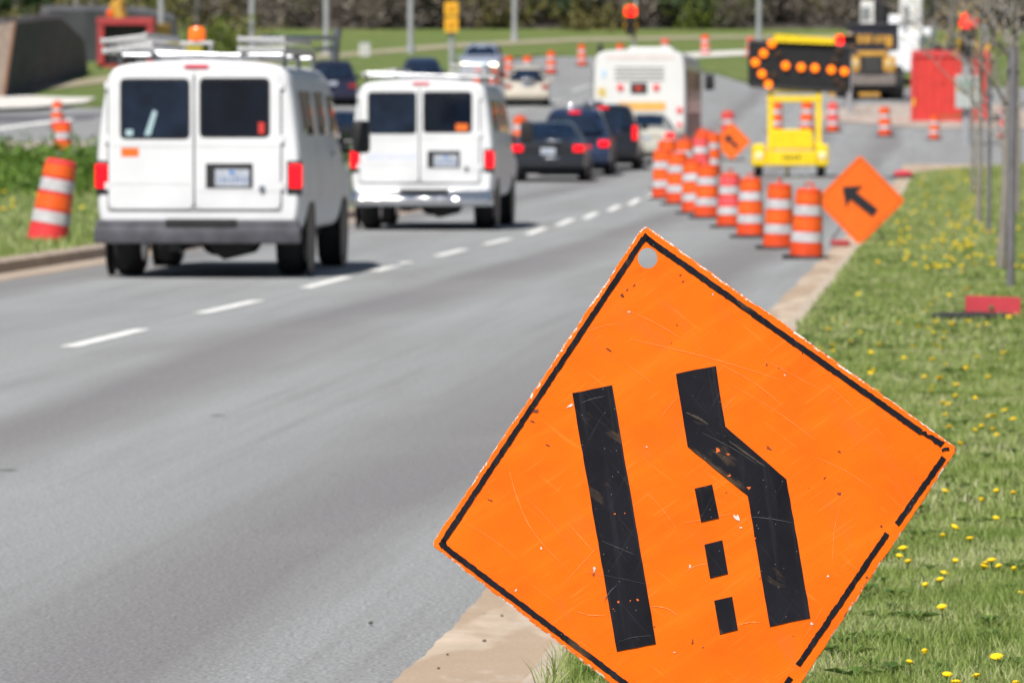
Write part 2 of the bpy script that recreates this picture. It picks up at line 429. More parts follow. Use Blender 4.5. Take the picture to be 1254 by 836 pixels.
# hillside lawn beyond the junction
FR = [(-120, 205), (-20, 214), (-16, 212), (-9, 224), (-6.8, 236), (-3.4, 240), (-1.2, 268), (.5, 296), (4.3, 298), (7.5, 276), (9.6, 250), (10.9, 236), (14, 236), (120, 240)]
fx, fy = zip(*FR)
P = []
for X in rng(-120, 120, 1.5):
    f = float(np.interp(X, fx, fy)); P.append([(X, f, zg(f) - .2)] + [(X, f + (385 - f) * i / 24, zg(f + (385 - f) * i / 24) + .10) for i in range(25)])
tag(MB().grid(P).build('hillside_lawn', M['hill']), kind='structure')
def pathstrip(name, pix, wid, off, m):
    P = []; pts = [G(*p) for p in pix]
    for i in range(len(pts) - 1):
        for k in range(8):
            c = pts[i].lerp(pts[i + 1], k / 8); hw = wid[i] + (wid[i + 1] - wid[i]) * k / 8
            P.append([(c.x, c.y - hw, zg(c.y - hw) + off), (c.x, c.y, zg(c.y) + off), (c.x, c.y + hw, zg(c.y + hw) + off)])
    tag(MB().grid(P).build(name, m), kind='structure')
pathstrip('path', [(150, 92), (420, 70), (560, 58), (700, 51), (900, 47.5), (1100, 47)], [5, 7, 8, 7, 6, 6], .13, M['sand'])
pathstrip('gravel_path', [(-60, 122), (60, 110), (160, 97), (260, 88)], [3, 5, 5, 5], .14, M['sand'])
pathstrip('sidewalk', [(-150, 138), (0, 130), (60, 130), (118, 127)], [9, 8, 6, 2.5], .16, M['sidewalk'])
pathstrip('far_sidewalk', [(840, 71), (900, 68), (960, 66)], [7, 7, 7], .14, M['sidewalk'])
pathstrip('site_yard', [(990, 143), (1100, 143), (1300, 143)], [4, 14, 14], .02, M['site'])
pathstrip('new_asphalt', [(-40, 146), (60, 146), (130, 142)], [4.5, 4.5, 4], .006, mat('fresh_asphalt', (.11, .11, .125), .85, var=.25, scale=.6))
pathstrip('patched_asphalt', [(-40, 195), (150, 194)], [3, 3], .007, mat('fresh_asphalt', (.11, .11, .125), .85))
pathstrip('painted_stripe', [(-20, 161), (40, 152), (95, 146)], [2.6, 2.2, 1.6], .012, M['paint'])
pathstrip('worn_pavement', [(-40, 181), (120, 181)], [7, 7], .008, M['site'])
fm = MB()
for a, b in (((608, 141), (690, 122)), ((700, 112), (722, 104)), ((690, 128), (722, 120))):
    a, b = G(*a), G(*b); P = []
    for i in range(9):
        c = a.lerp(b, i / 8); P.append([(c.x - .1, c.y - .4, zg(c.y - .4) + .01), (c.x + .1, c.y + .4, zg(c.y + .4) + .01)])
    fm.grid(P)
tag(fm.build('turn_lane_marking', M['paint']), kind='structure')

# ================================================================ TREES AND WOODS
def branches(mb, p, d, L, r, depth, rs, tips, spread=.6, n=5, lift=.15):
    segs = 3; pts = [Vector(p)]; rad = [r]; dd = Vector(d).normalized()
    for i in range(segs):
        dd = (dd + Vector((rs.uniform(-1, 1), rs.uniform(-1, 1), rs.uniform(-.4, .8))) * .16 + Vector((0, 0, lift * .3))).normalized()
        pts.append(pts[-1] + dd * L / segs); rad.append(r * (1 - .55 * (i + 1) / segs))
    mb.tube(pts, rad, n, cap=False)
    tips.append((pts[-1], dd, depth))
    if depth == 0: return
    for k in range(rs.choice((2, 3, 3))):
        t = rs.uniform(.35, 1.0); i = min(int(t * segs), segs - 1); q = pts[i].lerp(pts[i + 1], t * segs - i)
        a = rs.uniform(0, 6.283); side = Vector((math.cos(a), math.sin(a), rs.uniform(-.1, .7)))
        branches(mb, q, (dd + side * spread * 1.3).normalized(), L * rs.uniform(.5, .75), r * .5, depth - 1, rs, tips, spread, max(3, n - 1), lift)
def leaf_cloud(cents, per, size, spread, rs):
    n = len(cents) * per
    c = np.repeat(np.array(cents, dtype=float), per, 0) + rs.normal(0, 1, (n, 3)) * spread
    a = rs.normal(0, 1, (n, 3)); a /= np.linalg.norm(a, axis=1)[:, None]
    b = np.cross(a, rs.normal(0, 1, (n, 3))); b /= np.linalg.norm(b, axis=1)[:, None]
    s = size * rs.uniform(.5, 1.3, (n, 1))
    V = np.stack([c - a * s, c + b * s * .5, c + a * s, c - b * s * .5], 1).reshape(-1, 3)
    return V, np.arange(4 * n).reshape(-1, 4)
lm_olive = leafmat('budding_leaf', (.09, .085, .03), (.16, .15, .05), (.24, .20, .07))
lm_green = leafmat('spring_leaf', (.07, .11, .02), (.14, .19, .035), (.22, .25, .06), .6, .2)
lm_ever = leafmat('needle', (.012, .028, .012), (.028, .05, .02), (.05, .075, .03))
lm_bare = leafmat('bare_twigs', (.075, .062, .052), (.14, .118, .10), (.22, .19, .16))
lm_twig = leafmat('twig_haze', (.09, .075, .066), (.17, .145, .13), (.26, .23, .21))
def make_tree(kind, seed, label):
    rs = random.Random(seed); rn = np.random.default_rng(seed)
    t = thing({'bare': 'bare_tree', 'green': 'leafing_tree', 'ever': 'conifer_tree', 'bush': 'bush', 'twig': 'bare_bush'}[kind], label, 'bush' if kind in ('bush', 'twig') else 'tree', group='trees on the wooded hillside')
    mb = MB(); tips = []
    if kind == 'ever':
        H = rs.uniform(9, 12); mb.tube([(0, 0, -.4), (0, 0, H * .5), (0, 0, H)], [.2, .12, .02], 6)
        mb.build('trunk', M['bark'], t, True); c = []
        for i in range(240):
            z = rs.uniform(.08, 1) ; r = (1 - z) * 2.5 * rs.uniform(.3, 1.05) + .1; a = rs.uniform(0, 6.283); c.append((r * math.cos(a), r * math.sin(a), .5 + z * (H - .4) - .1 * r))
        V, Fc = leaf_cloud(c, 12, .24, (.25, .25, .16), rn); tri_mesh('crown', V, Fc, lm_ever, t)
    elif kind in ('bush', 'twig'):
        for k in range(6):
            a = rs.uniform(0, 6.28); mb.tube([(0, 0, -.3), (math.cos(a) * .5, math.sin(a) * .5, .8), (math.cos(a) * .9, math.sin(a) * .9, 1.7)], [.06, .04, .015], 4)
        mb.build('trunk', M['bark'], t); c = [(rs.gauss(0, 1.1), rs.gauss(0, 1.0), abs(rs.gauss(.9, .6)) * (1.5 if kind == 'twig' else 1)) for _ in range(90)]
        V, Fc = leaf_cloud(c, 14, .16, .25, rn); tri_mesh('crown', V, Fc, lm_bare if kind == 'twig' else lm_green if seed % 2 else lm_olive, t)
    else:
        H = rs.uniform(4, 5.5)
        mb.tube([(0, 0, -.4), (rs.uniform(-.2, .2), .1, H * .5), (rs.uniform(-.3, .3), 0, H)], [.24, .19, .15], 7)
        for k in range(5):
            a = rs.uniform(0, 6.283); z = H * rs.uniform(.35, 1)
            branches(mb, (0, 0, z), (math.cos(a), math.sin(a), rs.uniform(.7, 1.6)), rs.uniform(2.4, 3.6), .1, 3, rs, tips)
        mb.build('trunk', M['bark2' if seed % 2 else 'bark'], t, True)
        c = [p for p, d, k in tips if k <= 1]
        if kind == 'bare': V, Fc = leaf_cloud(c, 14, .17, .38, rn); tri_mesh('crown', V, Fc, lm_twig if seed % 3 else lm_olive, t)
        else: V, Fc = leaf_cloud(c, 40, .17, .45, rn); tri_mesh('crown', V, Fc, lm_green, t)
    return t
LB = dict(bare='bare grey-brown tree standing in the wood on the far hillside', green='tree with fresh green leaves standing in the wood on the far hillside',
          ever='dark green conifer standing in the wood on the far hillside', twig='leafless brown bush at the foot of the wood on the far hillside',
          bush='low green bush at the foot of the wood on the far hillside')
protos = {k: [make_tree(k, 11 * i + s, LB[k]) for i in range(n)] for k, n, s in (('bare', 4, 1), ('green', 2, 60), ('ever', 2, 100), ('bush', 2, 140), ('twig', 3, 170))}
used = set(); rs = random.Random(5)
def put(kind, px, Y, sc):
    i = rs.randrange(len(protos[kind])); pr = protos[kind][i]; g = A(px, Y)
    if pr.name not in used: used.add(pr.name); o = pr
    else: o = dup(pr)
    o.location = (g.x, g.y, g.z - .05); o.rotation_euler = (0, 0, rs.uniform(0, 6.28)); o.scale = (sc,) * 3
for Y, st, kinds in ((388, 30, ['bush', 'twig', 'twig', 'bush', 'twig']), (393, 40, ['bare', 'bare', 'twig', 'green', 'bare', 'bare', 'ever']), (399, 36, ['twig', 'bush', 'twig', 'ever', 'twig']),
                     (408, 42, ['bare', 'bare', 'bare', 'ever', 'bare', 'green', 'bare'])):
    px = -80
    while px < 1340:
        k = rs.choice(kinds)
        if 380 < px < 640 and k in ('ever', 'bush', 'green'): k = 'twig' if rs.random() < .5 else 'bare'
        put(k, px + rs.uniform(-13, 13), Y + rs.uniform(-2.5, 2.5), rs.uniform(.85, 1.25)); px += st
for px, k, Y in ((45, 'bush', 300), (95, 'green', 330), (20, 'bush', 290), (262, 'bush', 300), (290, 'bush', 310), (240, 'green', 330), (700, 'ever', 386), (722, 'bush', 385), (835, 'ever', 386), (860, 'bush', 386), (1140, 'green', 300), (1165, 'green', 310), (20, 'ever', 340), (1215, 'green', 320),
                 (585, 'green', 392), (608, 'bush', 387), (500, 'ever', 404), (560, 'ever', 406)):
    put(k, px, Y, rs.uniform(.9, 1.2))
# grey rock cut showing through the bare wood
P = []; rr = np.random.default_rng(3)
for i in range(75):
    X = -26 + i * .6; fold = rr.normal(0, .5)
    P.append([(X + rr.normal(0, .1), 398 + fold + rr.normal(0, .25) + j * .35, zg(396) - 1 + j * .8 + rr.normal(0, .2)) for j in range(14)])
tag(MB().grid(P).build('rock_cut', mat('grey_rock', (.115, .11, .112), .9, var=.65, scale=.6, bump=.8, bscale=1.5)), kind='structure')

# young staked trees in the verge
def young_tree(base, H, seed, label, lean=0, nb=19, zlo=.34):
    rs = random.Random(seed); rn = np.random.default_rng(seed)
    t = thing('young_tree', label, 'tree', base, group='young trees in the verge')
    mb = MB(); tips = []; top = Vector((lean, 0, H * .62))
    pts = [Vector((0, 0, -.1)), Vector((lean * .3 + .01, 0, H * .2)), Vector((lean * .6 - .01, .02, H * .4)), top, top + Vector((.03, 0, H * .25))]
    mb.tube(pts, [.048, .042, .036, .026, .012], 10)
    for k in range(nb):
        z = rs.uniform(zlo, .9); a = rs.uniform(0, 6.283); q = pts[0].lerp(pts[-1], z)
        branches(mb, q, (math.cos(a), math.sin(a) * .8, rs.uniform(.15, 1.0)), rs.uniform(.6, 1.25), .017, 2, rs, tips, .7, 5, .1)
    mb.build('trunk', M['bark2'], t, True)
    V, Fc = leaf_cloud([p for p, d, k in tips], 3, .022, .05, rn)
    tri_mesh('bud_leaves', V, Fc, leafmat('yellow_bud', (.30, .17, .03), (.40, .27, .05), (.34, .32, .09)), t)
    return t
young_tree(G(1225, 331, .05), 3.9, 5, 'young bare tree nearest the camera on the right verge, beside a grey stake', .12)
young_tree(G(1198, 273, .05), 4.3, 9, 'slim young bare tree standing between the nearest tree and the grey signal post', .05, 8, .5)
young_tree(G(1191, 236, .05), 4.6, 14, 'farthest young bare tree on the right verge near the kerb corner', 0, 7, .55)
young_tree(G(1246, 262, .05), 4.6, 23, 'young bare tree at the right edge of the photo behind the nearest tree', 0, 10, .45)
def stake(base, H, r, label, tilt=0):
    t = thing('tree_stake', label, 'stake', base, group='stakes beside the young trees')
    MB().tube([(0, 0, -.3), (tilt, 0, H)], r, 8).build('post', M['stake'], t, True)
    MB().tube([(tilt - .05, -.01, H - .2), (tilt + .05, -.01, H - .22)], .02, 6).build('tie_strap', M['black'], t)
stake(G(1237, 355, .05), 2.1, .036, 'grey tree stake nearest the camera, beside the closest young tree', .02)
stake(G(1211, 288, .05), 2.0, .03, 'grey tree stake farther back, beside the second young tree')

# ---------------------------------------------------------------- grass blades
def blades(name, X, Y, h, wd, m, z0, lean=.5):
    n = len(X); a = RNG.uniform(0, 6.283, n); dx, dy = np.cos(a), np.sin(a); l = RNG.uniform(.1, lean, n) * h
    b = RNG.uniform(0, 6.283, n); lx, ly = np.cos(b) * l, np.sin(b) * l
    z = np.array([zg(y) for y in Y]) + z0
    V = np.stack([np.stack([X - dx * wd, Y - dy * wd, z - .01], 1), np.stack([X + dx * wd, Y + dy * wd, z - .01], 1),
                  np.stack([X + dx * wd * .6 + lx * .45, Y + dy * wd * .6 + ly * .45, z + h * .6], 1),
                  np.stack([X - dx * wd * .6 + lx * .45, Y - dy * wd * .6 + ly * .45, z + h * .6], 1),
                  np.stack([X + lx, Y + ly, z + h * .97], 1)], 1).reshape(-1, 3)
    i = np.arange(n)[:, None] * 5
    Fc = np.concatenate([i + np.array([[0, 1, 2]]), i + np.array([[0, 2, 3]]), i + np.array([[3, 2, 4]])], 0)
    o = tri_mesh(name, V, Fc, m); tag(o, kind='stuff'); return o
def scatter(n, Y0, Y1, lf, rf, power=1.0):
    Y = Y0 + (Y1 - Y0) * RNG.uniform(0, 1, n) ** power
    l = np.array([lf(y) for y in Y]); r = np.array([rf(y) for y in Y])
    return l + (r - l) * RNG.uniform(0, 1, n), Y
def clump(X, Y, f):                                               # uneven height, in patches of about half a metre
    return .65 + .35 * np.sin(X * 5.1 + 1.3 * np.sin(Y * 3.3)) * np.sin(Y * 2.7 + X * 1.1) + f * RNG.uniform(-.3, .45, len(X))
right = lambda Y: .098 * Y + .8
xs, ys, hs, ws = [], [], [], []
for n, a, b, h, wd in ((100000, 10.5, 19, .05, .0022), (80000, 19, 34, .052, .004), (50000, 34, 70, .055, .008), (26000, 70, 144, .06, .016)):
    X, Y = scatter(n, a, b, lambda y: LG(y) + .015, right, .85); xs.append(X); ys.append(Y); hs.append(h * clump(X, Y, .8)); ws.append(np.full(n, wd))
n = 4500; Y = RNG.uniform(10.5, 30, n); X = np.array([LG(y) for y in Y]) + np.abs(RNG.normal(0, .05, n)) - .02      # longer tufts along the kerb
k = (np.sin(Y * 4.1) + np.sin(Y * 9.7 + 1)) > -.2; xs.append(X[k]); ys.append(Y[k]); hs.append(RNG.uniform(.05, .12, k.sum())); ws.append(np.full(k.sum(), .0025))
blades('lawn_grass', np.concatenate(xs), np.concatenate(ys), np.concatenate(hs), np.concatenate(ws), M['blade'], .045, .9)
X, Y = scatter(42000, 50, MEND - 1, lambda y: -.098 * y - 1, lambda y: medr(y) - .12, 1.0)
blades('median_grass', X, Y, RNG.uniform(.05, .12, len(X)), np.full(len(X), .014), M['blade'], .12, .8)
c = []
for _ in range(520):
    Y = random.uniform(98, 134); X = random.uniform(-.098 * Y - 1, medr(Y) - 1.2)
    c.append((X, Y, zg(Y) + .14 + abs(random.gauss(.25, .18)) * (1.2 if Y > 100 else .6)))
V, Fc = leaf_cloud(c, 26, .085, .16, RNG); tag(tri_mesh('weeds', V, Fc, M['weed']), kind='stuff')

# low broad-leaved weeds among the grass
xs, ys, hs, ws = [], [], [], []
V = []; nr = 900
X, Y = scatter(nr, 10.8, 60, lambda y: LG(y) + .05, right, 1.2)
for x, y in zip(X, Y):
    k = RNG.integers(5, 9); a0 = RNG.uniform(0, 6.28); L_ = RNG.uniform(.04, .09)
    for i in range(k):
        a = a0 + 6.283 * i / k + RNG.uniform(-.3, .3); c_, s_ = math.cos(a), math.sin(a); z = zg(y) + .055; w_ = L_ * .17
        V += [(x, y, z), (x + c_ * L_ * .55 - s_ * w_, y + s_ * L_ * .55 + c_ * w_, z + .022), (x + c_ * L_, y + s_ * L_, z + .016), (x + c_ * L_ * .55 + s_ * w_, y + s_ * L_ * .55 - c_ * w_, z + .022)]
V = np.array(V); tag(tri_mesh('broadleaf_weeds', V, np.arange(len(V)).reshape(-1, 4), leafmat('broad_leaf', (.05, .10, .02), (.10, .17, .035), (.17, .23, .06), .5, .2)), kind='stuff')

# dandelions: up to 300 single flowers, the rest of the far drift as one object
def flower_mesh():
    m = MB(); m.tube([(0, 0, -.02), (.004, 0, .03), (.002, .002, .062)], .0022, 5, 1)
    m.lathe([(.003, .055, 1), (.008, .059, 1), (.014, .063, 0), (.0185, .066, 0), (.016, .0695, 0), (.008, .072, 0), (.001, .0725, 0)], n=11)
    for k in range(70):                                            # ray florets standing out of the head
        a = k * 2.3999; e = .1 + .95 * (k / 70); r = .0235 * (.85 + .2 * math.sin(k * 5)); b = a + .30; c = (0, 0, .068)
        d = lambda t, q_: (q_ * r * math.cos(t) * math.cos(e), q_ * r * math.sin(t) * math.cos(e), .066 + q_ * r * .24 * math.sin(e))
        m.add([d(a - .1, .45), d(a, 1), d(b, .97)], [(0, 1, 2)], 0)
    me = m.build('dandelion', [M['petal'], M['stem']], smooth=False); return me
fl0 = flower_mesh(); tag(fl0, 'yellow dandelion flower open in the roadside grass', 'flower', 'dandelions in the verge')
spots = [(1140, 715), (1157, 708), (1135, 790), (1170, 826), (1158, 820), (1158, 738), (1206, 684), (1242, 716), (1252, 716), (1247, 830), (1217, 630), (1197, 612), (1159, 642), (1190, 655),
         (1152, 690), (1169, 681), (1217, 682), (1231, 686), (1247, 690), (1153, 597), (1200, 690), (1110, 672), (1116, 680), (1097, 680), (1222, 804), (1202, 821), (1107, 801), (1155, 651), (1226, 601), (1242, 602),
         (1067, 451), (1060, 443), (1010, 426), (1022, 427), (1038, 414), (1150, 463), (1171, 469), (1180, 449), (1143, 475), (1156, 489), (1190, 523), (1218, 521), (1219, 526), (1243, 511), (1234, 499), (1225, 435), (1106, 435), (1141, 437),
         (1075, 475), (1172, 538), (1013, 404), (1018, 388), (1126, 396), (1132, 400), (1210, 395), (1197, 396), (1148, 390), (1056, 404), (1155, 407), (1137, 370), (1146, 366), (1120, 385), (1116, 423)]
fpts = [G(px, py, .10) for px, py in spots]
rf = random.Random(21)
while len(fpts) < 170:
    py = rf.uniform(205, 520) if rf.random() < .7 else rf.uniform(205, 330)
    lo = 1000 if py > 300 else 1095 - (py - 205) * .5
    px = rf.uniform(max(lo, 1010), 1262) if rf.random() < .6 else rf.gauss(1165, 30)
    g = G(px, py, .09)
    if g.x > LG(g.y) + .15: fpts.append(g)
for i, g in enumerate(fpts):
    o = fl0 if i == 0 else fl0.copy()
    if i: COL.objects.link(o)
    s = (.66 if g.y < 22 else .85 if g.y < 45 else 1.05) * rf.uniform(.65, 1.25)
    o.location = (g.x, g.y, zg(g.y) + .024 + rf.uniform(-.012, .012)); s *= 1.12; o.scale = (s, s * rf.uniform(.85, 1.1), .9 + .25 * rf.random() + (.2 if g.y > 45 else 0)); o.rotation_euler = (R(rf.uniform(-22, 10)), R(rf.uniform(-18, 18)), rf.uniform(0, 6.28))
fm = MB()
for _ in range(170):
    py = 200 + 130 * rf.random() ** 1.4; px = rf.gauss(1165, 35) if rf.random() < .6 else rf.uniform(1085, 1262); g = G(px, py, .1)
    if g.x < LG(g.y) + .3: continue
    fm.lathe([(.006, g.z), (.022, g.z + .008), (.02, g.z + .02), (.006, g.z + .026)], (g.x, g.y, 0), 6)
for _ in range(60):
    Y = rf.uniform(75, 120); g = (rf.uniform(-.098 * Y, medr(Y) - .4), Y, zg(Y) + .24); fm.lathe([(.01, g[2]), (.035, g[2] + .012), (.03, g[2] + .03), (.01, g[2] + .036)], (g[0], g[1], 0), 6)
tag(fm.build('distant_dandelions', M['petal']), kind='stuff')

# ================================================================ THE LANE-ENDS SIGN IN FRONT
S = 555.0; BX, BY = 902, 951
def sp(px, py): return ((px - BX) / S, (BY - py) / S)
def sign_material():
    q = NB('worn_orange_sheeting'); V = q.tc.outputs['Object']
    n1 = q.noise(V, 5, 5, .6)
    col = q.ramp(n1, [(.3, (.82, .122, .002)), (.55, (.90, .150, .002)), (.75, (.93, .166, .003))])
    sx = q.n('ShaderNodeSeparateXYZ'); q.link(q.mapping(V, rot=(0, .62, 0)), sx.inputs[0])                            # prismatic cells of the sheeting
    cell = q.mul(q.mul(q.mul(sx.outputs[0], 1180), 0, 'SINE'), q.mul(q.mul(sx.outputs[2], 1180), 0, 'SINE'))
    col = q.mix(.55, col, q.ramp(q.mask(cell, -1, 1), [(.1, (.30, .30, .30)), (.9, (.68, .68, .68))]), 'OVERLAY')
    for rot, sc, lo, hi, c, amt in ((-.95, (130, 1, 7), .63, .68, (.96, .30, .05), .22), (.9, (110, 1, 6), .65, .69, (.96, .32, .06), .2), (-1.0, (26, 1, 2.0), .52, .72, (.97, .225, .012), .3), (-1.25, (34, 1, 2.4), .55, .74, (.76, .115, .003), .35)):
        m_ = q.streak(V, rot, sc)                 # fine scuffs from handling
        col = q.mix(q.mul(q.mask(q.noise(m_, 1, 3, .5), lo, hi), amt), col, c)
    spk = q.n('ShaderNodeTexVoronoi'); spk.inputs['Scale'].default_value = 26; q.link(V, spk.inputs['Vector'])
    col = q.mix(q.mul(q.mask(spk.outputs[0], .075, .05), q.mask(q.noise(V, 9, 2), .52, .6)), col, (.30, .06, .02))
    sm = q.noise(q.streak(V, .7, (3, 1, 1)), 4, 6, .65)
    col = q.mix(q.mul(q.mask(sm, .56, .72), .4), col, (.62, .13, .03))
    dz = q.n('ShaderNodeSeparateXYZ'); q.link(V, dz.inputs[0])
    q.b.inputs['Specular IOR Level'].default_value = .2
    q.bump(n1, .04, .004)
    return q.done(col, .55)
def black_material():
    q = NB('worn_black_sheeting'); V = q.tc.outputs['Object']
    n1 = q.noise(V, 7, 5, .6); col = q.ramp(n1, [(.35, (.006, .006, .010)), (.7, (.014, .014, .021))])
    for rot, sc, lo, hi, a in ((.7, (160, 1, 4), .60, .68, .3), (-.5, (110, 1, 5), .61, .69, .3), (.15, (40, 1, 2), .55, .72, .35)):
        col = q.mix(q.mul(q.mask(q.noise(q.streak(V, rot, sc), 1, 4, .6), lo, hi), a), col, (.045, .044, .052))
    col = q.mix(q.mul(q.mask(q.noise(q.streak(V, -.6, (2, 1, 6)), 3, 4, .6), .60, .70), .55), col, (.13, .085, .05))
    spk = q.n('ShaderNodeTexVoronoi'); spk.inputs['Scale'].default_value = 60; q.link(V, spk.inputs['Vector'])
    col = q.mix(q.mask(spk.outputs[0], .06, .03), col, (.35, .30, .28))
    q.b.inputs['Specular IOR Level'].default_value = .15
    return q.done(col, .6)
def edge_material():
    q = NB('chipped_edge'); V = q.tc.outputs['Object']; n1 = q.noise(V, 55, 5, .75); n2 = q.noise(V, 14, 3, .6)
    col = q.ramp(n1, [(.36, (.10, .06, .04)), (.42, (.80, .15, .02)), (.49, (.85, .16, .01)), (.53, (.66, .63, .60)), (.62, (.60, .55, .50)), (.66, (.12, .08, .06))])
    col = q.mix(q.mask(n2, .50, .56), col, (.85, .155, .008))
    q.bump(n1, .6, .003); return q.done(col, .7)
MS, MK, ME = sign_material(), black_material(), edge_material()
MPLY = mat('weathered_plywood_edge', (.20, .16, .12), .9, var=.7, scale=60, bump=.6, bscale=90)
g = ray(BX, BY); Yb = 11.84
sign = thing('lane_merge_sign', 'large worn orange diamond sign with black lane-ends symbol, leaning in the near grass', 'road sign',
             (g[0] * Yb / g[1], Yb, CAMZ + g[2] * Yb / g[1]))
sign.rotation_euler = (R(-2.35), 0, 0)
corners = [(789, 275.2), (1173, 549), (902, 954), (528.2, 667)]
def rounded(cs, r, n=6):
    out = []
    for i in range(len(cs)):
        a, b, c = Vector(cs[i - 1]), Vector(cs[i]), Vector(cs[(i + 1) % len(cs)])
        u, v = (a - b).normalized() * r, (c - b).normalized() * r
        for k in range(n + 1):
            t = k / n; out.append((b + u * (1 - t) ** 2 + v * t ** 2)[:])
    return out
def densify(P, step):
    out = []
    for i in range(len(P)):
        a, b = Vector(P[i]), Vector(P[(i + 1) % len(P)]); n = max(1, int((b - a).length / step))
        out += [a.lerp(b, k / n)[:] for k in range(n)]
    return out
def chaikin(P, it=2, closed=False):
    for _ in range(it):
        Q = [] if closed else [P[0]]
        for i in range(len(P) if closed else len(P) - 1):
            a, b = np.array(P[i]), np.array(P[(i + 1) % len(P)]); Q += [a * .75 + b * .25, a * .25 + b * .75]
        if not closed: Q.append(P[-1])
        P = Q
    return P
base = densify(rounded(corners, 8), 2.6)
rj = random.Random(4); cen = Vector((851, 611))
outl, wid = [], 0
for i, p in enumerate(base):
    wid = wid * .75 + rj.uniform(-.6, .6)
    d = (Vector(p) - cen).normalized(); o_ = Vector(p) + d * (wid * .75 + rj.uniform(-.35, .35)); outl.append(o_)
inn = []; wv = 2.6
for i, p in enumerate(outl):
    wv = max(.7, min(2.6, wv + rj.uniform(-.8, .78))); inn.append(p + (cen - p).normalized() * wv)
def flat_ngon(mb, loops, y, mi, rev=False):
    """filled region (outer loop, holes...) at depth y"""
    L2 = [[Vector((x, z, 0)) for x, z in l] for l in loops]; tris = tessellate_polygon(L2); vs = [(v.x, y, v.y) for l in L2 for v in l]
    mb.add(vs, [t[::-1] if rev else tuple(t) for t in tris], mi)
hole = [sp(793.2 + 12 * math.cos(a), 316.2 + 12.6 * math.sin(a)) for a in [2 * math.pi * k / 40 for k in range(40)]]
O = [sp(*p) for p in outl]; I = [sp(*p) for p in inn]; T = .011
pm = MB(); flat_ngon(pm, [I, hole], 0, 0); n = len(O)
pm.add([(x, 0, z) for x, z in I] + [(x, .0012, z) for x, z in O], [(i, (i + 1) % n, n + (i + 1) % n, n + i) for i in range(n)], 1)
pm.add([(x, .0012, z) for x, z in O] + [(x, T, z) for x, z in O], [(i, (i + 1) % n, n + (i + 1) % n, n + i) for i in range(n)], 2)
flat_ngon(pm, [O, hole], T, 2)
hn = len(hole); pm.add([(x, 0, z) for x, z in hole] + [(x, T, z) for x, z in hole], [(i, (i + 1) % hn, hn + (i + 1) % hn, hn + i) for i in range(hn)], 2)
# chips, gouges and long scratches in the sheeting
MWH = mat('bare_chip_white', (.70, .67, .64), .7, var=.4, scale=80); MDK = mat('rust_gouge', (.20, .04, .02), .7, var=.5, scale=60)
MSC = mat('pale_scratch', (.95, .33, .08), .55, var=.2, scale=50); MOR = mat('orange_showing', (.85, .16, .02), .55)
def blob(px, py, l, wd, ang, mi, y=-.0012):
    if mi == 4: l *= .8; wd *= .62
    c = Vector(sp(px, py)); n_ = 11; a0 = R(ang); P = []
    for k in range(n_):
        t = 2 * math.pi * k / n_; r = rj.uniform(.35, 1.3); x, z = l / S * r * math.cos(t), wd / S * r * math.sin(t)
        P.append((c.x + x * math.cos(a0) - z * math.sin(a0), c.y + x * math.sin(a0) + z * math.cos(a0)))
    flat_ngon(pm, [P], y, mi)
def scratch(p0, p1, wd, mi, bend=0, y=-.0010):
    a, b = Vector(sp(*p0)), Vector(sp(*p1)); d = (b - a); nrm = Vector((-d.y, d.x)).normalized(); m_ = 14; ra, rb = [], []
    for k in range(m_ + 1):
        t = k / m_; c = a + d * t + nrm * (bend / S * math.sin(math.pi * t) + rj.uniform(-.25, .25) / S); h = wd / S * .36 * math.sin(math.pi * min(1, max(0.04, t))) ** .4 * rj.uniform(.45, 1.2)
        ra.append((c.x + nrm.x * h, y, c.y + nrm.y * h)); rb.append((c.x - nrm.x * h, y, c.y - nrm.y * h))
    pm.grid([ra, rb], mi)
for a in ((790, 279.5, 4, 1.6, 20), (698, 497, 5, 1.5, 25), (706, 491, 3, 1.4, 20), (731, 489, 5, 1.6, 28), (737, 485.5, 3, 2, 10), (865, 499, 1.6, 1, 40), (728, 697, 1.6, 3.2, 0), (902, 634, 3, 5, 30), (907, 646, 2, 1.3, 0), (845, 693, 1.6, 2, 10),
          (777, 680, 1.6, 1.6, 0), (770, 382, 1.6, 1.4, 0), (994, 763, 1.7, 1.7, 0), (1014, 705, 1.2, 2, -30), (792, 547, 1.2, 1, 0), (873, 361, 1.2, 1.6, 0), (632, 722, 2.5, 1, 50), (826, 798, 1.5, 1, 0), (961, 459, 1.3, 1, 0), (663, 671, 1.2, 2, 0)):
    blob(*a, 3)
for a in ((762, 362, 3, 4, 20), (768, 355, 1.8, 2.4, 0), (833, 337, 2.4, 1.4, 20), (836, 345, 3, 1, 30), (829, 398, 3, 1, -40), (656, 503, 4.5, 4, 20), (727, 703, 1.6, 6, -5), (1010, 585, 4, 1.4, 40), (1028, 553, 4, 1.6, -35), (1028, 604, 4, 2.4, 10), (848, 785, 1.6, 6, -8), (941, 548, 6, 2.4, -35),
          (600, 612, 7, 1.6, -22), (652, 516, 4, 1.4, -25), (745, 428, 8, 1.5, -32), (983, 432, 1, 5, -20), (939, 446, .9, 4, -15), (1079, 644, 3, 2, 30), (861, 792, 2, 1.2, 0), (776, 350, 3, 1.3, 40), (752, 349, 1.5, 1.5, 0), (822, 420, 1, 1, 0), (1061, 706, 2.4, 1.8, 0), (671, 545, 5, 1.4, -30)):
    blob(*a, 4)
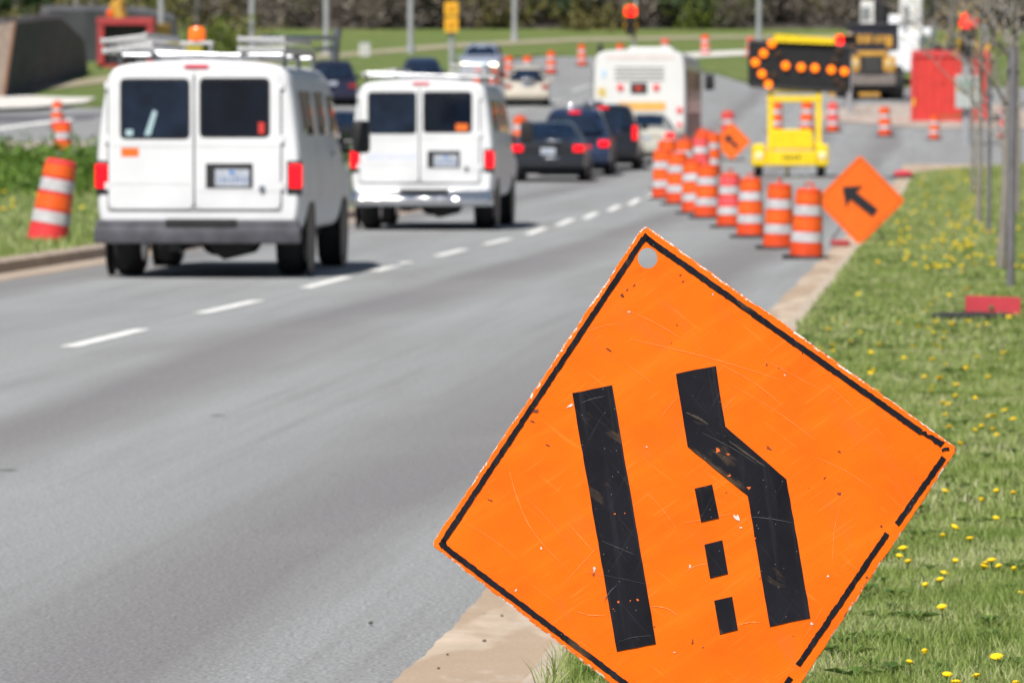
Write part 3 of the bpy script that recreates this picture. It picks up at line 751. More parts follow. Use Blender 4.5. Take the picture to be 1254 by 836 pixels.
for p0, p1, wd, b in (((771, 381), (836, 416), 1.1, 2), ((772, 415), (965, 468), .9, 3), ((624, 577), (700, 700), 1.0, -14), ((695, 640), (728, 676), .9, 0), ((840, 700), (870, 690), 1.2, 3), ((798, 742), (832, 755), 1.6, 4), ((705, 748), (745, 752), 1.3, -3),
                      ((884, 447), (962, 500), .9, 4), ((894, 470), (1000, 540), .7, 3), ((905, 480), (870, 520), .7, 0), ((720, 406), (760, 396), .7, 2), ((1000, 560), (1070, 600), .8, 3), ((1028, 620), (1020, 690), .7, -3), ((905, 765), (932, 762), 1.6, 2), ((690, 715), (740, 660), .7, 0), ((810, 510), (830, 485), .7, 0),
                      ((838, 640), (900, 628), .7, 0), ((935, 440), (1010, 480), .7, 0), ((1010, 470), (1050, 505), .7, 2), ((645, 610), (690, 660), .6, 2), ((790, 600), (830, 650), .6, 2), ((570, 640), (640, 690), .6, 3), ((985, 780), (1010, 740), .6, 0), ((760, 440), (800, 470), .6, 0)):
    scratch(p0, p1, wd, 5, b)
for a in ((879, 551, 3.6, 3.2, 30), (892, 556, 2.6, 1.2, -20), (917, 597, 2.2, 1.8, 0), (893, 582, 3.2, 1.1, 30), (757, 737, 1.3, 1.8, 0), (781, 734, 2.4, 1.4, -20), (772, 735, 1, 1, 0), (930, 706, 1, 4, 10), (925, 659, 1, 1.3, 0), (765, 628, .9, .9, 0), (753, 629, 1.4, .9, 0), (751, 745, .9, .9, 0), (801, 765, 1, 1.4, 0)):
    blob(*a, 6, -.0026)
scratch((739, 737), (757, 715), 1.4, 7, 2, -.0026); scratch((737, 662), (778, 679), 1, 7, 0, -.0026); scratch((716, 700), (796, 716), .6, 7, 1, -.0026); scratch((757, 785), (800, 778), .8, 7, 2, -.0026); scratch((916, 632), (972, 640), 1.1, 7, 1, -.0026)
scratch((712, 493), (741, 485), 1.3, 7, 1, -.0026); scratch((860, 530), (930, 570), 1.0, 7, 2, -.0026); scratch((840, 505), (868, 520), 4, 8, 1, -.0026); scratch((893, 540), (938, 572), 4, 8, 0, -.0026)
MGR = mat('grey_scuff', (.075, .075, .085), .6); MBR = mat('brown_smear', (.055, .042, .032), .7)
pm.build('panel', [MS, ME, MPLY, MWH, MDK, MSC, MOR, MGR, MBR], sign)
def black(name, polys, y=-.0018):
    m = MB()
    for P in polys:
        P = [sp(*p) for p in P]; n_ = len(P); flat_ngon(m, [P], y, 0)
        m.add([(x, y, z) for x, z in P] + [(x, -.0003, z) for x, z in P], [(i, (i + 1) % n_, n_ + (i + 1) % n_, n_ + i) for i in range(n_)], 0)
    return m.build(name, MK, sign)
def jagged(P, amt=.5, step=5):
    return [(x + rj.uniform(-amt, amt), y + rj.uniform(-amt, amt)) for x, y in densify(P, step)]
black('lane_line', [jagged([(700.5, 481.5), (749.5, 471.5), (803.5, 787.5), (755.5, 797)], .35, 12)])
black('merging_line', [jagged([(827.5, 457.5), (876.5, 448), (888, 522), (963, 586.5), (992.5, 756), (942.5, 766.5), (915.5, 606.5), (842, 546.5)], .35, 12)])
for P in ([(850.5, 598), (872, 593), (880.5, 634), (858.5, 639)], [(862.5, 666.5), (884.5, 661), (891.5, 702), (869.5, 707.5)], [(874.5, 735), (896.5, 730), (903.5, 770.5), (881.5, 776)]):
    black('centre_dash', [P])
# border line, worn away in places on its right and lower sides
def ribbon(p0, p1, wd, amt=.5): 
    a, b = Vector(p0), Vector(p1); d = (b - a).normalized(); nrm = Vector((-d.y, d.x)) * wd / 2
    return jagged([(a + nrm)[:], (b + nrm)[:], (b - nrm)[:], (a - nrm)[:]], amt, 4)
bl = [ribbon((788.5, 291.5), (542, 663.5), 6.6), ribbon((544.5, 669.5), (816, 874), 6.6), ribbon((791.5, 292), (1128, 529), 7), ribbon((1128, 529), (1154, 544), 5.5, 1.6),
      ribbon((1156, 560), (1098, 641.5), 6.6, .6), ribbon((1086, 653), (977.5, 814), 6.6, .6), ribbon((968, 829), (905, 921), 6.6), ribbon((816, 874), (898, 932), 6.6), ribbon((1153, 551), (1162, 549), 3.5, 1.5)]
bl.append([(785.5, 292), (790, 285), (797, 292), (791, 296)]); bl.append([(537, 665), (544.5, 659), (548, 668), (540.5, 671)])
black('border_line', bl)
st = MB(); st.tube([(0, .03, .04), (0, .05, .70)], .014, 8); st.tube([(0, .05, .66), (.0, .42, -.03)], .012, 8); st.box(-.15, .15, .02, .06, .0, .03); st.tube([(-.12, .02, .62), (.02, .05, .62)], .01, 6)
st.build('support_leg', M['galv'], sign)

# ================================================================ TRAFFIC DRUMS
def make_drum(oc, sheet, label):
    t = thing('traffic_drum', label, 'traffic drum', group='orange traffic drums round the road works')
    bands = [(.0, .165, .195, 0), (.165, .185, .188, 1), (.315, .185, .178, 0), (.43, .175, .172, 2), (.55, .17, .165, 0)]
    b = MB(); r = lambda z: .205 - .062 * z
    prof = [(.0, .03)]
    Z = [.03, .20, .34, .52, .66, .84]
    b.lathe([(.10, .03), (r(.03), .032), (r(.2) + .004, .20), (r(.2) - .006, .205), (r(.34) + .002, .34), (r(.34) - .006, .345), (r(.52) + .004, .52), (r(.52) - .006, .525), (r(.66), .66), (r(.66) - .008, .665), (r(.84), .83), (r(.84) - .02, .85), (.05, .855)], n=28)
    b.build('body', oc, t, True)
    for z0, z1, m_ in ((.215, .335, M['refl']), (.535, .655, M['refl']), (.36, .50, sheet), (.68, .80, sheet)):
        MB().lathe([(r(z0) - .02, z0), (r(z0) + .003, z0), (r(z1) + .003, z1), (r(z1) - .02, z1)], n=28).build('reflective_band', m_, t, True)
    hm = MB(); hm.tube([(-.06, 0, .85), (-.05, 0, .91), (.05, 0, .91), (.06, 0, .85)], .014, 8); hm.build('handle', oc, t, True)
    MB().lathe([(.15, 0), (.30, 0), (.31, .02), (.30, .05), (.18, .056)], n=8).build('rubber_base', M['rubber'], t)
    return t
DR = [  # pixel of the base centre, pixel height, look, label
    (987, 317, 86, 0, 'orange and white traffic drum nearest the camera, half hidden by the diamond arrow sign'),
    (953, 305, 79, 0, 'orange and white traffic drum second from the diamond arrow sign, left of the nearest drum'),
    (919, 291, 75, 0, 'orange and white traffic drum between the pink banded drum and the two right ones'),
    (893, 279, 70, 1, 'traffic drum with faded pink bands in the middle of the slanting row'),
    (866, 268, 68, 0, 'orange and white traffic drum just left of the pink banded front row drum'),
    (850, 262, 66, 0, 'orange and white traffic drum half hidden behind its neighbour left of the pink banded drum'),
    (831, 251, 65, 0, 'orange and white traffic drum second from the left end of the slanting row'),
    (813, 244, 62, 0, 'orange and white traffic drum at the left end of the slanting row'),
    (818, 232, 62, 0, 'orange traffic drum rising behind the left end of the slanting row'),
    (839, 228, 58, 0, 'orange traffic drum in the rear row just left of the pink topped drum'),
    (857, 222, 58, 1, 'pink topped traffic drum in the rear row left of the smaller arrow sign'),
    (871, 214, 52, 0, 'orange traffic drum in the rear row touching the smaller arrow sign at its left'),
    (862, 206, 48, 0, 'orange traffic drum behind the pink topped drum, farthest of the rear row'),
    (892, 178, 52, 1, 'traffic drum with pink bands standing just behind the smaller arrow sign'),
    (950, 163, 38, 0, 'traffic drum seen through the left side of the yellow trailer mast'),
    (988, 163, 40, 0, 'traffic drum seen through the right side of the yellow trailer mast'),
    (1020, 162, 36, 1, 'pink banded traffic drum standing right of the yellow trailer mast on the cross street'),
    (1084, 167, 36, 0, 'orange and white traffic drum alone on the cross street below the loader'),
    (1144, 171, 31, 0, 'orange and white traffic drum in front of the red container'),
    (1233, 170, 40, 1, 'pink banded traffic drum behind the bare young trees right of the red container'),
    (70, 158, 34, 0, 'orange traffic drum farthest of the three on the left, standing on the pavement'),
    (77, 206, 58, 2, 'red and white traffic drum in the weeds just behind the leaning one on the left'),
    (617, 215, 52, 2, 'reddish traffic drum beside the second white van, nearest its side'),
    (637, 186, 46, 0, 'orange traffic drum between the black sedan and the mirror of the second white van'),
    (624, 222, 42, 0, 'low looking orange traffic drum hidden between the second white van and the black sedan'),
    (675, 91, 29, 0, 'orange traffic drum right of the beige car on the far bend'),
    (713, 81, 26, 0, 'orange traffic drum on the far bend above the black cars, left of the bus'),
    (759, 80, 26, 0, 'orange traffic drum mostly hidden by the roof of the bus, below the red signal'),
    (815, 74, 26, 2, 'faded red traffic drum peeking above the right half of the bus roof'),
    (864, 69, 26, 2, 'faded red traffic drum on the far pavement right of the bus roof'),
    (623, 97, 28, 0, 'orange traffic drum between the car with lit headlamps and the beige car'),
    (646, 98, 30, 0, 'orange traffic drum hidden behind the roof of the beige car'),
    (586, 113, 28, 0, 'orange traffic drum below the left headlamp of the oncoming car'),
    (605, 113, 28, 0, 'orange traffic drum below the right headlamp of the oncoming car'),
    (919, 72, 26, 2, 'faded red traffic drum at the left edge of the arrow board'),
]
dp = [make_drum(M['orange'], M['orange2'], ''), make_drum(M['orange'], M['pink'], ''), make_drum(M['red_d'], M['orange2'], '')]; first = set()
rd = random.Random(2)
for px, py, ph, kd, lab in DR:
    g = G(px, py); hgt = min(1.28 if kd == 2 else 1.08, max(.82, ph * g.y / F)); sc = hgt / .865
    o = dp[kd] if kd not in first else dup(dp[kd]); first.add(kd)
    o['label'] = lab; o.location = g; o.scale = (sc * (1.0 if hgt > .85 else .97),) * 3
    o.rotation_euler = (R(rd.uniform(-2, 2)), R(rd.uniform(-2, 2)), rd.uniform(0, 6))
    o.location.z -= .008
lean = dup(dp[2], label='leaning red orange and white traffic drum on the left median, nearest the camera there')
g = G(57, 297, .13); lean.location = g; lean.rotation_euler = (R(-3), R(10), 0); lean.scale = (1.16,) * 3; lean.location.z += -.03
for ch in lean.children:
    if ch.name.startswith(('rubber_base', 'handle')): bpy.data.objects.remove(ch)

# ================================================================ DIAMOND ARROW SIGNS
def arrow_sign(base, side, label, th, arr, red=True, raise_=.0):
    t = thing('arrow_sign', label, 'road sign', base, th, 'orange diamond arrow signs')
    h = side / math.sqrt(2); cz = h + raise_
    P = rounded([(0, cz + h), (h, cz), (0, cz - h), (-h, cz)], .04)
    MB().prism(P, 0, .012).build('panel', M['signo'], t)
    q = .045; m = MB(); m.prism([(0, cz + h - q), (h - q, cz), (h - q - .014, cz), (0, cz + h - q - .014)], -.004, -.001); m.prism([(0, cz + h - q), (-h + q, cz), (-h + q + .014, cz), (0, cz + h - q - .014)], -.004, -.001)
    m.prism([(0, cz - h + q), (h - q, cz), (h - q - .014, cz), (0, cz - h + q + .014)], -.004, -.001); m.prism([(0, cz - h + q), (-h + q, cz), (-h + q + .014, cz), (0, cz - h + q + .014)], -.004, -.001)
    m.build('border_line', mat('border_dark_orange', (.45, .09, .012), .6), t)
    k = side / .75; u = Vector(arr).normalized(); v = Vector((-u.y, u.x)); c = Vector((-.01, cz))
    pts = [c + u * .255 * k, c + u * .07 * k + v * .16 * k, c + u * .09 * k + v * .055 * k, c - u * .24 * k + v * .055 * k, c - u * .24 * k - v * .055 * k, c + u * .09 * k - v * .055 * k, c + u * .07 * k - v * .16 * k]
    MB().prism([tuple(p) for p in pts], -.007, -.001).build('arrow', M['signb'], t)
    s = MB(); s.tube([(0, .03, 0), (0, .05, cz + .2)], .018, 8); s.tube([(-.35, .25, .02), (0, .05, cz), (.35, .25, .02)], .014, 6); s.build('stand', M['galv'], t)
    b = MB(); b.box(-.34, -.12, -.02, .2, 0, .07, c=.02) if red else b.box(-.40, .30, -.06, .16, 0, .05, c=.015); b.build('sandbag_foot', M['dullred'] if red else M['black'], t)
    return t
g = G(1053, 303, .0); arrow_sign((g.x, g.y, zg(g.y) + .02), .77, 'orange diamond sign with black arrow, larger one, at the kerb right of the drums', R(-2), (-.78, .62))
g = G(896, 197); arrow_sign((g.x, g.y, g.z), .76, 'orange diamond sign with black arrow, smaller looking one among the drums farther back', R(6), (-.72, .69), False, .0)
# red plate on its black rubber mat in the verge, and a small red bag farther on
g = G(1214, 389, .05); t = thing('fallen_sign_stand', 'red board on edge with black rubber foot in the grass under the young tree', 'sign stand', (g.x, g.y, zg(g.y) + .05), 0)
b = MB(); s_ = F / g.y; b.prism(rounded([(-.19, .025), (.21, .0), (.22, .15), (-.19, .165)], .012, 3), 0, .05); b.build('red_board', M['redpanel'], t)
MB().lathe([(.016, -.006), (.020, 0)], (.0, -.004, .075), 12, 'Y').build('bolt_hole', mat('dull_green', (.10, .13, .05), .8), t)
MB().lathe([(.30, 0), (.33, .02), (.28, .04), (.05, .05)], (-.16, -.15, 0), 18).build('rubber_foot', M['rubber'], t, True)
g = G(1106, 218, .05); t = thing('sandbag', 'small red sandbag on a dark plate in the grass behind the larger arrow sign', 'sandbag', (g.x, g.y, zg(g.y) + .05))
MB().lathe([(.02, .0), (.22, .02), (.26, .09), (.15, .17), (.02, .19)], n=14).build('bag', M['redpanel'], t, True)
bx('plate', M['rubber'], t, -.45, .35, -.3, .25, 0, .03, c=.01)

# ================================================================ VEHICLES
_wc = {}
def wheel(parent, x, y, r, wd, rimm):
    key = (r, wd, rimm.name)
    if key not in _wc:
        b = MB(); h = wd / 2
        b.lathe([(r * .6, -h * .9), (r * .86, -h), (r * .97, -h * .82), (r, -h * .45), (r, h * .45), (r * .97, h * .82), (r * .86, h), (r * .6, h * .9)], n=30, axis='X')
        ty = b.build('wheel', M['rubber'], None, True)
        b = MB(); b.lathe([(r * .62, -h * .93), (r * .58, -h * .7), (.05, -h * .55)], n=24, axis='X'); b.lathe([(r * .62, h * .93), (r * .58, h * .7), (r * .25, h * .75), (r * .22, h * .95), (.03, h * .95)], n=24, axis='X')
        ri = b.build('rim', rimm, None, True); _wc[key] = (ty.data, ri.data)
        bpy.data.objects.remove(ty); bpy.data.objects.remove(ri)
    a, c = _wc[key]
    o = bpy.data.objects.new('wheel', a); link(o, parent); o.location = (x, y, r)
    if x < 0: o.rotation_euler = (0, 0, math.pi)
    link(bpy.data.objects.new('rim', c), o); return o
def loft(secs):
    """secs: list of (y, [(x,z) half outline bottom to top]) -> mirrored body with end caps"""
    m = MB(); P = []
    for y, h in secs:
        P.append([(x, y, z) for x, z in h] + [(-x, y, z) for x, z in h[::-1][1:-1]])
    m.grid(P, close=True); c = len(P[0])
    m.f.append(tuple(range(c))); m.mi.append(0); m.f.append(tuple((len(P) - 1) * c + k for k in range(c))); m.mi.append(0); return m
def side_x(h, z):
    h2 = [(x, zz) for x, zz in h if x > .2]
    zs = [p[1] for p in h2]; xs_ = [p[0] for p in h2]; return float(np.interp(z, zs, xs_))
def side_panel(sec_at, s, y0, y1, z0, z1, y0t=None, y1t=None, off=.006, n=8):
    """window panel on the side: s=+1 right, -1 left"""
    y0t = y0 if y0t is None else y0t; y1t = y1 if y1t is None else y1t; P = []
    for i in range(n + 1):
        t = i / n; z = z0 + (z1 - z0) * t; a = y0 + (y0t - y0) * t; b = y1 + (y1t - y1) * t
        row = []
        for k in range(n + 1):
            y = a + (b - a) * k / n; e = -.012 if i in (0, n) or k in (0, n) else off
            row.append((s * (side_x(sec_at(y), z) + e), y, z))
        P.append(row)
    return MB().grid(P)
def bars(mb, x0, x1, z, y, hgt, n, rs_, th=.004):
    """row of small marks standing for lettering too small to read"""
    x = x0
    while x < x1:
        wl = (x1 - x0) / n * rs_.uniform(.45, .8); mb.box(x, x + wl, y, y + th, z - hgt * rs_.uniform(.35, .5), z + hgt * rs_.uniform(.35, .5)); x += (x1 - x0) / n

VH = [(0, .42), (.80, .42), (.94, .45), (.985, .62), (1.0, .95), (.99, 1.22), (.945, 1.62), (.905, 1.84), (.875, 1.965), (.79, 2.05), (.45, 2.088), (0, 2.10)]
VHs = [tuple(p) for p in chaikin(VH, 2)]
def van(label, loc, th, bumper, first_van):
    t = thing('work_van', label, 'van', loc, th, 'white work vans with roof racks')
    def ztop(y): return float(np.interp(y, [0, 3.55, 3.9, 4.75, 5.35, 5.6], [2.1, 2.1, 2.06, 1.22, 1.05, .8]))
    def sec(y):
        k = float(np.interp(y, [0, .02, .05, .10, 5.2, 5.6], [.955, .978, .992, 1, 1, .9])); zt = ztop(y); out = []
        for x, z in VHs:
            if z > .9: z = .9 + (z - .9) * (zt - .9) / 1.2 if zt > .9 else .9
            x2 = x * k; z2 = 1.2 + (z - 1.2) * (1 - (1 - k) * .8) if y < .3 else z
            out.append((x2, z2))
        return out
    ys_ = [0, .02, .05, .10, .4, 1, 1.6, 2.2, 2.8, 3.3, 3.55, 3.75, 3.9, 4.1, 4.3, 4.5, 4.75, 5.0, 5.2, 5.35, 5.5, 5.6]
    loft([(y, sec(y)) for y in ys_]).build('body', M['white'], t, True)
    rr_ = lambda x0, x1, z0, z1, r=.05: rounded([(x0, z0), (x1, z0), (x1, z1), (x0, z1)], r, 4)
    door = []
    for x0, x1 in ((-.87, -.045), (-.03, .80)):
        d = MB(); d.prism(rr_(x0, x1, .66, 1.985, .07), -.014, .01); d_ = d.build('rear_door', M['white'], t, False)
        d_.modifiers.new('b', 'BEVEL').width = .008; door.append(d_)
    bx('door_gap', M['black'], t, -.0445, -.0305, -.006, .01, .67, 1.96)
    for i, (x0, x1, z0, z1) in enumerate(((-.735, -.10, 1.36, 1.90), (.035, .675, 1.375, 1.905))):
        gsk = MB().prism(rr_(x0 - .022, x1 + .022, z0 - .022, z1 + .022, .06), -.017, -.008).build('window_gasket', M['black'], door[i])
        wi = MB().prism(rr_(x0, x1, z0, z1, .05), -.021, -.010).build('window', M['glass2' if i == 0 else 'glass'], door[i])
    # pressed lines of the doors, hinges, handle
    pl = MB(); pl.box(-.84, -.07, -.0165, -.013, .905, .912); pl.box(0, .78, -.0165, -.013, .835, .842); pl.box(-.84, -.07, -.0165, -.013, 1.265, 1.272); pl.box(0, .78, -.0165, -.013, 1.265, 1.272)
    pl.build('pressed_line', mat('white_seam_shade', (.55, .56, .57), .5), t)
    hg = MB()
    for x in (-.885, .815):
        for z in (.85, 1.30, 1.82): hg.box(x - .02, x + .02, -.026, .01, z, z + .07, c=.006)
    hg.build('door_hinge', M['white'], t)
    bx('plate_recess', M['black'], t, .075, .53, -.019, -.004, .865, 1.105, c=.004)
    pt = bx('licence_plate', M['plate'], t, .165, .495, -.026, -.0195, .885, 1.05)
    pm_ = MB(); bars(pm_, .19, .47, .95, -.0285, .075, 7, random.Random(3)); pm_.build('plate_characters', mat('plate_ink', (.22, .28, .42), .5), pt)
    bx('plate_crest', M['plate_blue'], pt, .30, .36, -.0285, -.0265, 1.0, 1.035)
    MB().lathe([(.0, -.018), (.035, -.022), (.03, -.036), (.0, -.04)], (.62, 0, .86), 14, 'Y').build('door_handle', M['chrome'], t, True)
    bx('brake_lamp', mat('pink_lamp', (.62, .09, .13), .3), t, -.13, .10, -.012, .05, 2.015, 2.06, c=.008)
    for s in (-1, 1):
        b = bx('tail_lamp_housing', M['black'], t, s * 1.0 if s < 0 else .855, -.855 if s < 0 else 1.0, -.008, .10, .80, 1.135, c=.02)
        bx('tail_light', M['tail'], t, -1.004 if s < 0 else .880, -.880 if s < 0 else 1.004, -.022, .09, .865, 1.10, c=.02)
    b = MB(); b.box(-1.0, 1.0, -.16, .02, .335, .50, c=.035); b.box(-.985, .985, -.13, .02, .46, .565, c=.03); bo = b.build('rear_bumper', M[bumper], t, True)
    if bumper == 'chrome':
        cb = MB(); cb.grid([[(x, -.165 - .035 * math.sin(math.pi * k / 8) + .05 * abs(x) ** 3, .37 + .11 * k / 8) for x in np.linspace(-.96, .96, 25)] for k in range(9)]); cb.build('bumper_face', mat('rippled_chrome', (.72, .74, .78), .07, metal=1, var=.05, bump=1.0, bscale=6), bo, True)  # ripples added so the chrome scatters sun glints
        cb = MB(); cb.grid([[(x, -.135 - .03 * math.sin(math.pi * k / 8) + .05 * abs(x) ** 3, .515 + .05 * k / 8) for x in np.linspace(-.96, .96, 25)] for k in range(9)]); cb.build('bumper_face', mat('rippled_chrome', (.72, .74, .78), .07, metal=1, var=.05, bump=.35, bscale=7), bo, True)
    bx('step_pad', M['black'], bo, -.30, .38, -.165, -.02, .50, .572, c=.006)
    ch = MB(); ch.box(-.78, .78, .05, 5.0, .34, .46); ch.box(-.3, -.18, .0, 4.8, .26, .36); ch.tube([(-.7, 1.1, .375), (.7, 1.1, .375)], .06, 8); ch.lathe([(.02, -.16), (.12, -.13), (.17, 0), (.12, .13), (.02, .16)], (.05, 1.1, .36), 14, 'Y'); ch.prism([(.0, .34), (.5, .34), (.42, .22), (.18, .16), (.08, .22)], .6, 1.3)
    ch.build('underbody', M['black'], t)
    for y in (1.1, 4.55):
        for s in (-1, 1):
            MB().lathe([(.43, -.02), (.45, 0), (.40, .004)], (s * (.985), y, .40), 28, 'X').build('wheel_arch', M['black'], t)
            wheel(t, s * (.80 if y < 2 else .86), y, .37, .27, M['steel'])
    for s in (-1, 1):
        for a, b_, zt in ((.35, 1.75, 1.85), (1.85, 2.95, 1.85)):
            side_panel(sec, s, a, b_, 1.33, zt).build('side_window', M['glass'], t, True)
        side_panel(sec, s, 3.1, 4.35, 1.30, 1.82, 3.1, 3.85).build('side_window', M['glass'], t, True)
        sm = MB()
        for y in (1.80, 3.02, 4.2): sm.grid([[(s * (side_x(sec(y), z) + .003), y + d, z) for d in (0, .012)] for z in (.5, .7, .9, 1.1, 1.28)])
        sm.build('door_gap', M['black'], t)
        mr = MB(); mr.box(s * 1.12 if s > 0 else -1.30, 1.30 if s > 0 else -1.12, 3.95, 4.12, 1.18, 1.52, c=.05); mr.tube([(s * .93, 4.05, 1.30), (s * 1.15, 4.03, 1.30)], .02, 6); mr.build('side_mirror', M['black'], t, True)
        bx('side_handle', M['chrome'], t, s * 1.0 if s > 0 else -1.02, 1.02 if s > 0 else -1.0, 3.15, 3.3, 1.15, 1.2, c=.008)
    # windscreen
    P = []
    for i in range(7):
        y = 3.98 + .68 * i / 6; z = ztop(y); wv_ = .80 + .06 * i / 6; P.append([(x * wv_, y + .006, z + .006 - .03 * abs(x) ** 3) for x in np.linspace(-1, 1, 9)])
    MB().grid(P).build('windscreen', M['glass'], t, True)
    for s in (-1, 1): bx('headlamp', M['chrome'], t, s * .62 - .16, s * .62 + .16, 5.5, 5.6, .72, .90, c=.02)
    # roof rack with cross bars, rails and ladder carriers
    rk = MB()
    for y in (.35, 1.7, 3.1):
        rk.tube([(-.80, y, 2.15), (.80, y, 2.15)], .022, 8)
        for s in (-1, 1): rk.tube([(s * .80, y, 2.0), (s * .80, y, 2.19)], .022, 8)
    for s in (-1, 1): rk.tube([(s * .80, .2, 2.18), (s * .80, 3.3, 2.18)], .02, 8)
    rk.tube([(-.80, .2, 2.19), (.80, .2, 2.13)], .014, 6)
    if first_van:
        rk.tube([(.80, 3.05, 2.24), (1.02, 3.3, 2.26)], .02, 6); rk.tube([(1.0, 3.3, 2.12), (1.04, 3.3, 2.46)], .045, 8); rk.tube([(.55, .6, 2.33), (1.02, 3.3, 2.36)], .025, 6)
    rk.build('roof_rack', mat('dull_rack_steel', (.34, .35, .37), .4, metal=1, var=.4), t, True)
    dg = MB()
    for x in (-.875, .806): dg.box(x - .006, x + .006, -.005, .012, .66, 1.9)
    dg.box(-.87, .80, -.005, .012, .645, .658); dg.build('door_gap', mat('seam_dark', (.06, .06, .065), .6), t)
    fa = MB(); fa.box(-.42, .32, .4, 1.2, 2.085, 2.118, c=.015); fa.build('roof_vent', M['white'], t, True)
    if first_van:
        bx('orange_sticker', mat('orange_sticker', (.78, .16, .02), .5), t, -.745, -.575, -.0165, -.012, 1.17, 1.255)
        bn = MB(); bn.tube([(-.23, .75, 2.1), (-.23, .75, 2.27)], .02, 6); bn.tube([(.03, .75, 2.1), (.03, .75, 2.27)], .02, 6); bn.box(-.26, .06, .68, .82, 2.26, 2.29, c=.008); bo = bn.build('beacon_bracket', M['alum'], t)
        MB().lathe([(.05, 2.29), (.085, 2.30), (.085, 2.39), (.06, 2.43), (.02, 2.44)], (-.10, .75, 0), 20).build('amber_beacon', M['amber'], bo, True)
        rp = MB(); rp.box(.585, .645, -.024, -.0215, 1.39, 1.50, c=.0); rp.build('red_sticker', M['red'], door[1])
        st_ = MB(); st_.prism([(-.52, 1.375), (-.46, 1.375), (-.395, 1.60), (-.435, 1.62)], -.0235, -.0215); st_.prism([(-.70, 1.37), (-.63, 1.37), (-.63, 1.43), (-.70, 1.43)], -.0235, -.0215)
        st_.build('paper_in_window', mat('pale_paper', (.36, .50, .54), .5), door[0])
    else:
        rp = MB(); rp.box(.47, .64, -.024, -.0215, 1.38, 1.48); rp.build('orange_sticker', mat('orange_sticker', (.78, .16, .02), .5), door[1])
        lt = MB(); bars(lt, -.76, -.12, 1.02, -.0165, .10, 13, random.Random(8), .002); lt.build('faint_lettering', mat('faint_blue', (.58, .63, .76), .5), t)
    return t
def ladder(label, loc, th, L, wd, tilt):
    t = thing('ladder', label, 'ladder', loc, th); t.rotation_euler = (0, tilt, -th)
    for s in (-1, 1): bx('rail', M['alum'], t, s * wd / 2 - .025, s * wd / 2 + .025, 0, L, 0, .085, c=.006)
    for k in range(int(L / .3)):
        MB().tube([(-wd / 2, .15 + .3 * k, .042), (wd / 2, .15 + .3 * k, .042)], .016, 6).build('rung', M['alum'], t)
    return t
VTH = R(3.6)
def rel(loc, th, x, y, z): return (loc[0] + x * math.cos(th) + y * math.sin(th), loc[1] - x * math.sin(th) + y * math.cos(th), loc[2] + z)
v1 = A(243, 52.0); van('white work van with dark bumper and orange sticker, nearest the camera', v1, VTH, 'grey', True)
def gear(label, cat, v, x, y, z, bars_, tilt):
    t = thing('roof_ladder', label, cat, rel(v, VTH, x, y, z), VTH); t.rotation_euler = (0, tilt, -VTH)
    L = 2.6
    for dx, dz, w_ in bars_:
        for e in (-1, 1): bx('rail', M['alum'], t, dx + e * w_ / 2 - .02, dx + e * w_ / 2 + .02, 0, L, dz, dz + .055, c=.006)
        for k in range(8):
            bx('rung', M['alum'], t, dx - w_ / 2, dx + w_ / 2, .0 + .35 * k, .045 + .35 * k, dz + .010, dz + .045, c=.008)
    return t
gear('white aluminium ladder lying on the left of the nearest van roof rack, tilted', 'ladder', v1, -.72, .12, 2.19, [(0, .095, .42), (.02, .0, .46)], R(-7))
gear('white aluminium ladder lying on the right of the nearest van roof rack', 'ladder', v1, .60, .10, 2.18, [(0, .095, .42), (0, .0, .42)], R(0))
v2 = A(517, 75.0); van('white work van with chrome bumper and faint blue lettering, ahead of the nearest van', v2, VTH, 'chrome', False)
gear('white ladder on the left of the farther van roof rack', 'ladder', v2, -.62, .2, 2.17, [(.0, .0, .44)], R(-6))
gear('broad white ladder on the right of the farther van roof rack', 'ladder', v2, .60, .3, 2.17, [(0, .09, .44), (0, .0, .46)], R(2))

PROF = {  # fractions of length: top height and half width at the top
    'sedan': dict(t=[0, .02, .08, .15, .19, .33, .46, .58, .74, .90, .97, 1], z=[.86, .96, 1.0, 1.02, 1.04, 1.36, 1.42, 1.39, .98, .86, .76, .6], w=[.62, .66, .68, .68, .66, .56, .56, .56, .66, .66, .6, .5], belt=.88, rake=0),
    'hatch': dict(t=[0, .03, .08, .16, .40, .56, .74, .92, .97, 1], z=[1.46, 1.54, 1.60, 1.63, 1.65, 1.60, 1.06, .95, .82, .65], w=[.58, .60, .62, .62, .62, .61, .72, .70, .6, .5], belt=1.0, rake=.42),
    'suv': dict(t=[0, .02, .06, .16, .40, .56, .72, .93, .97, 1], z=[1.60, 1.68, 1.72, 1.75, 1.76, 1.71, 1.14, 1.04, .9, .7], w=[.62, .64, .66, .66, .66, .64, .76, .74, .64, .5], belt=1.06, rake=.26),
}
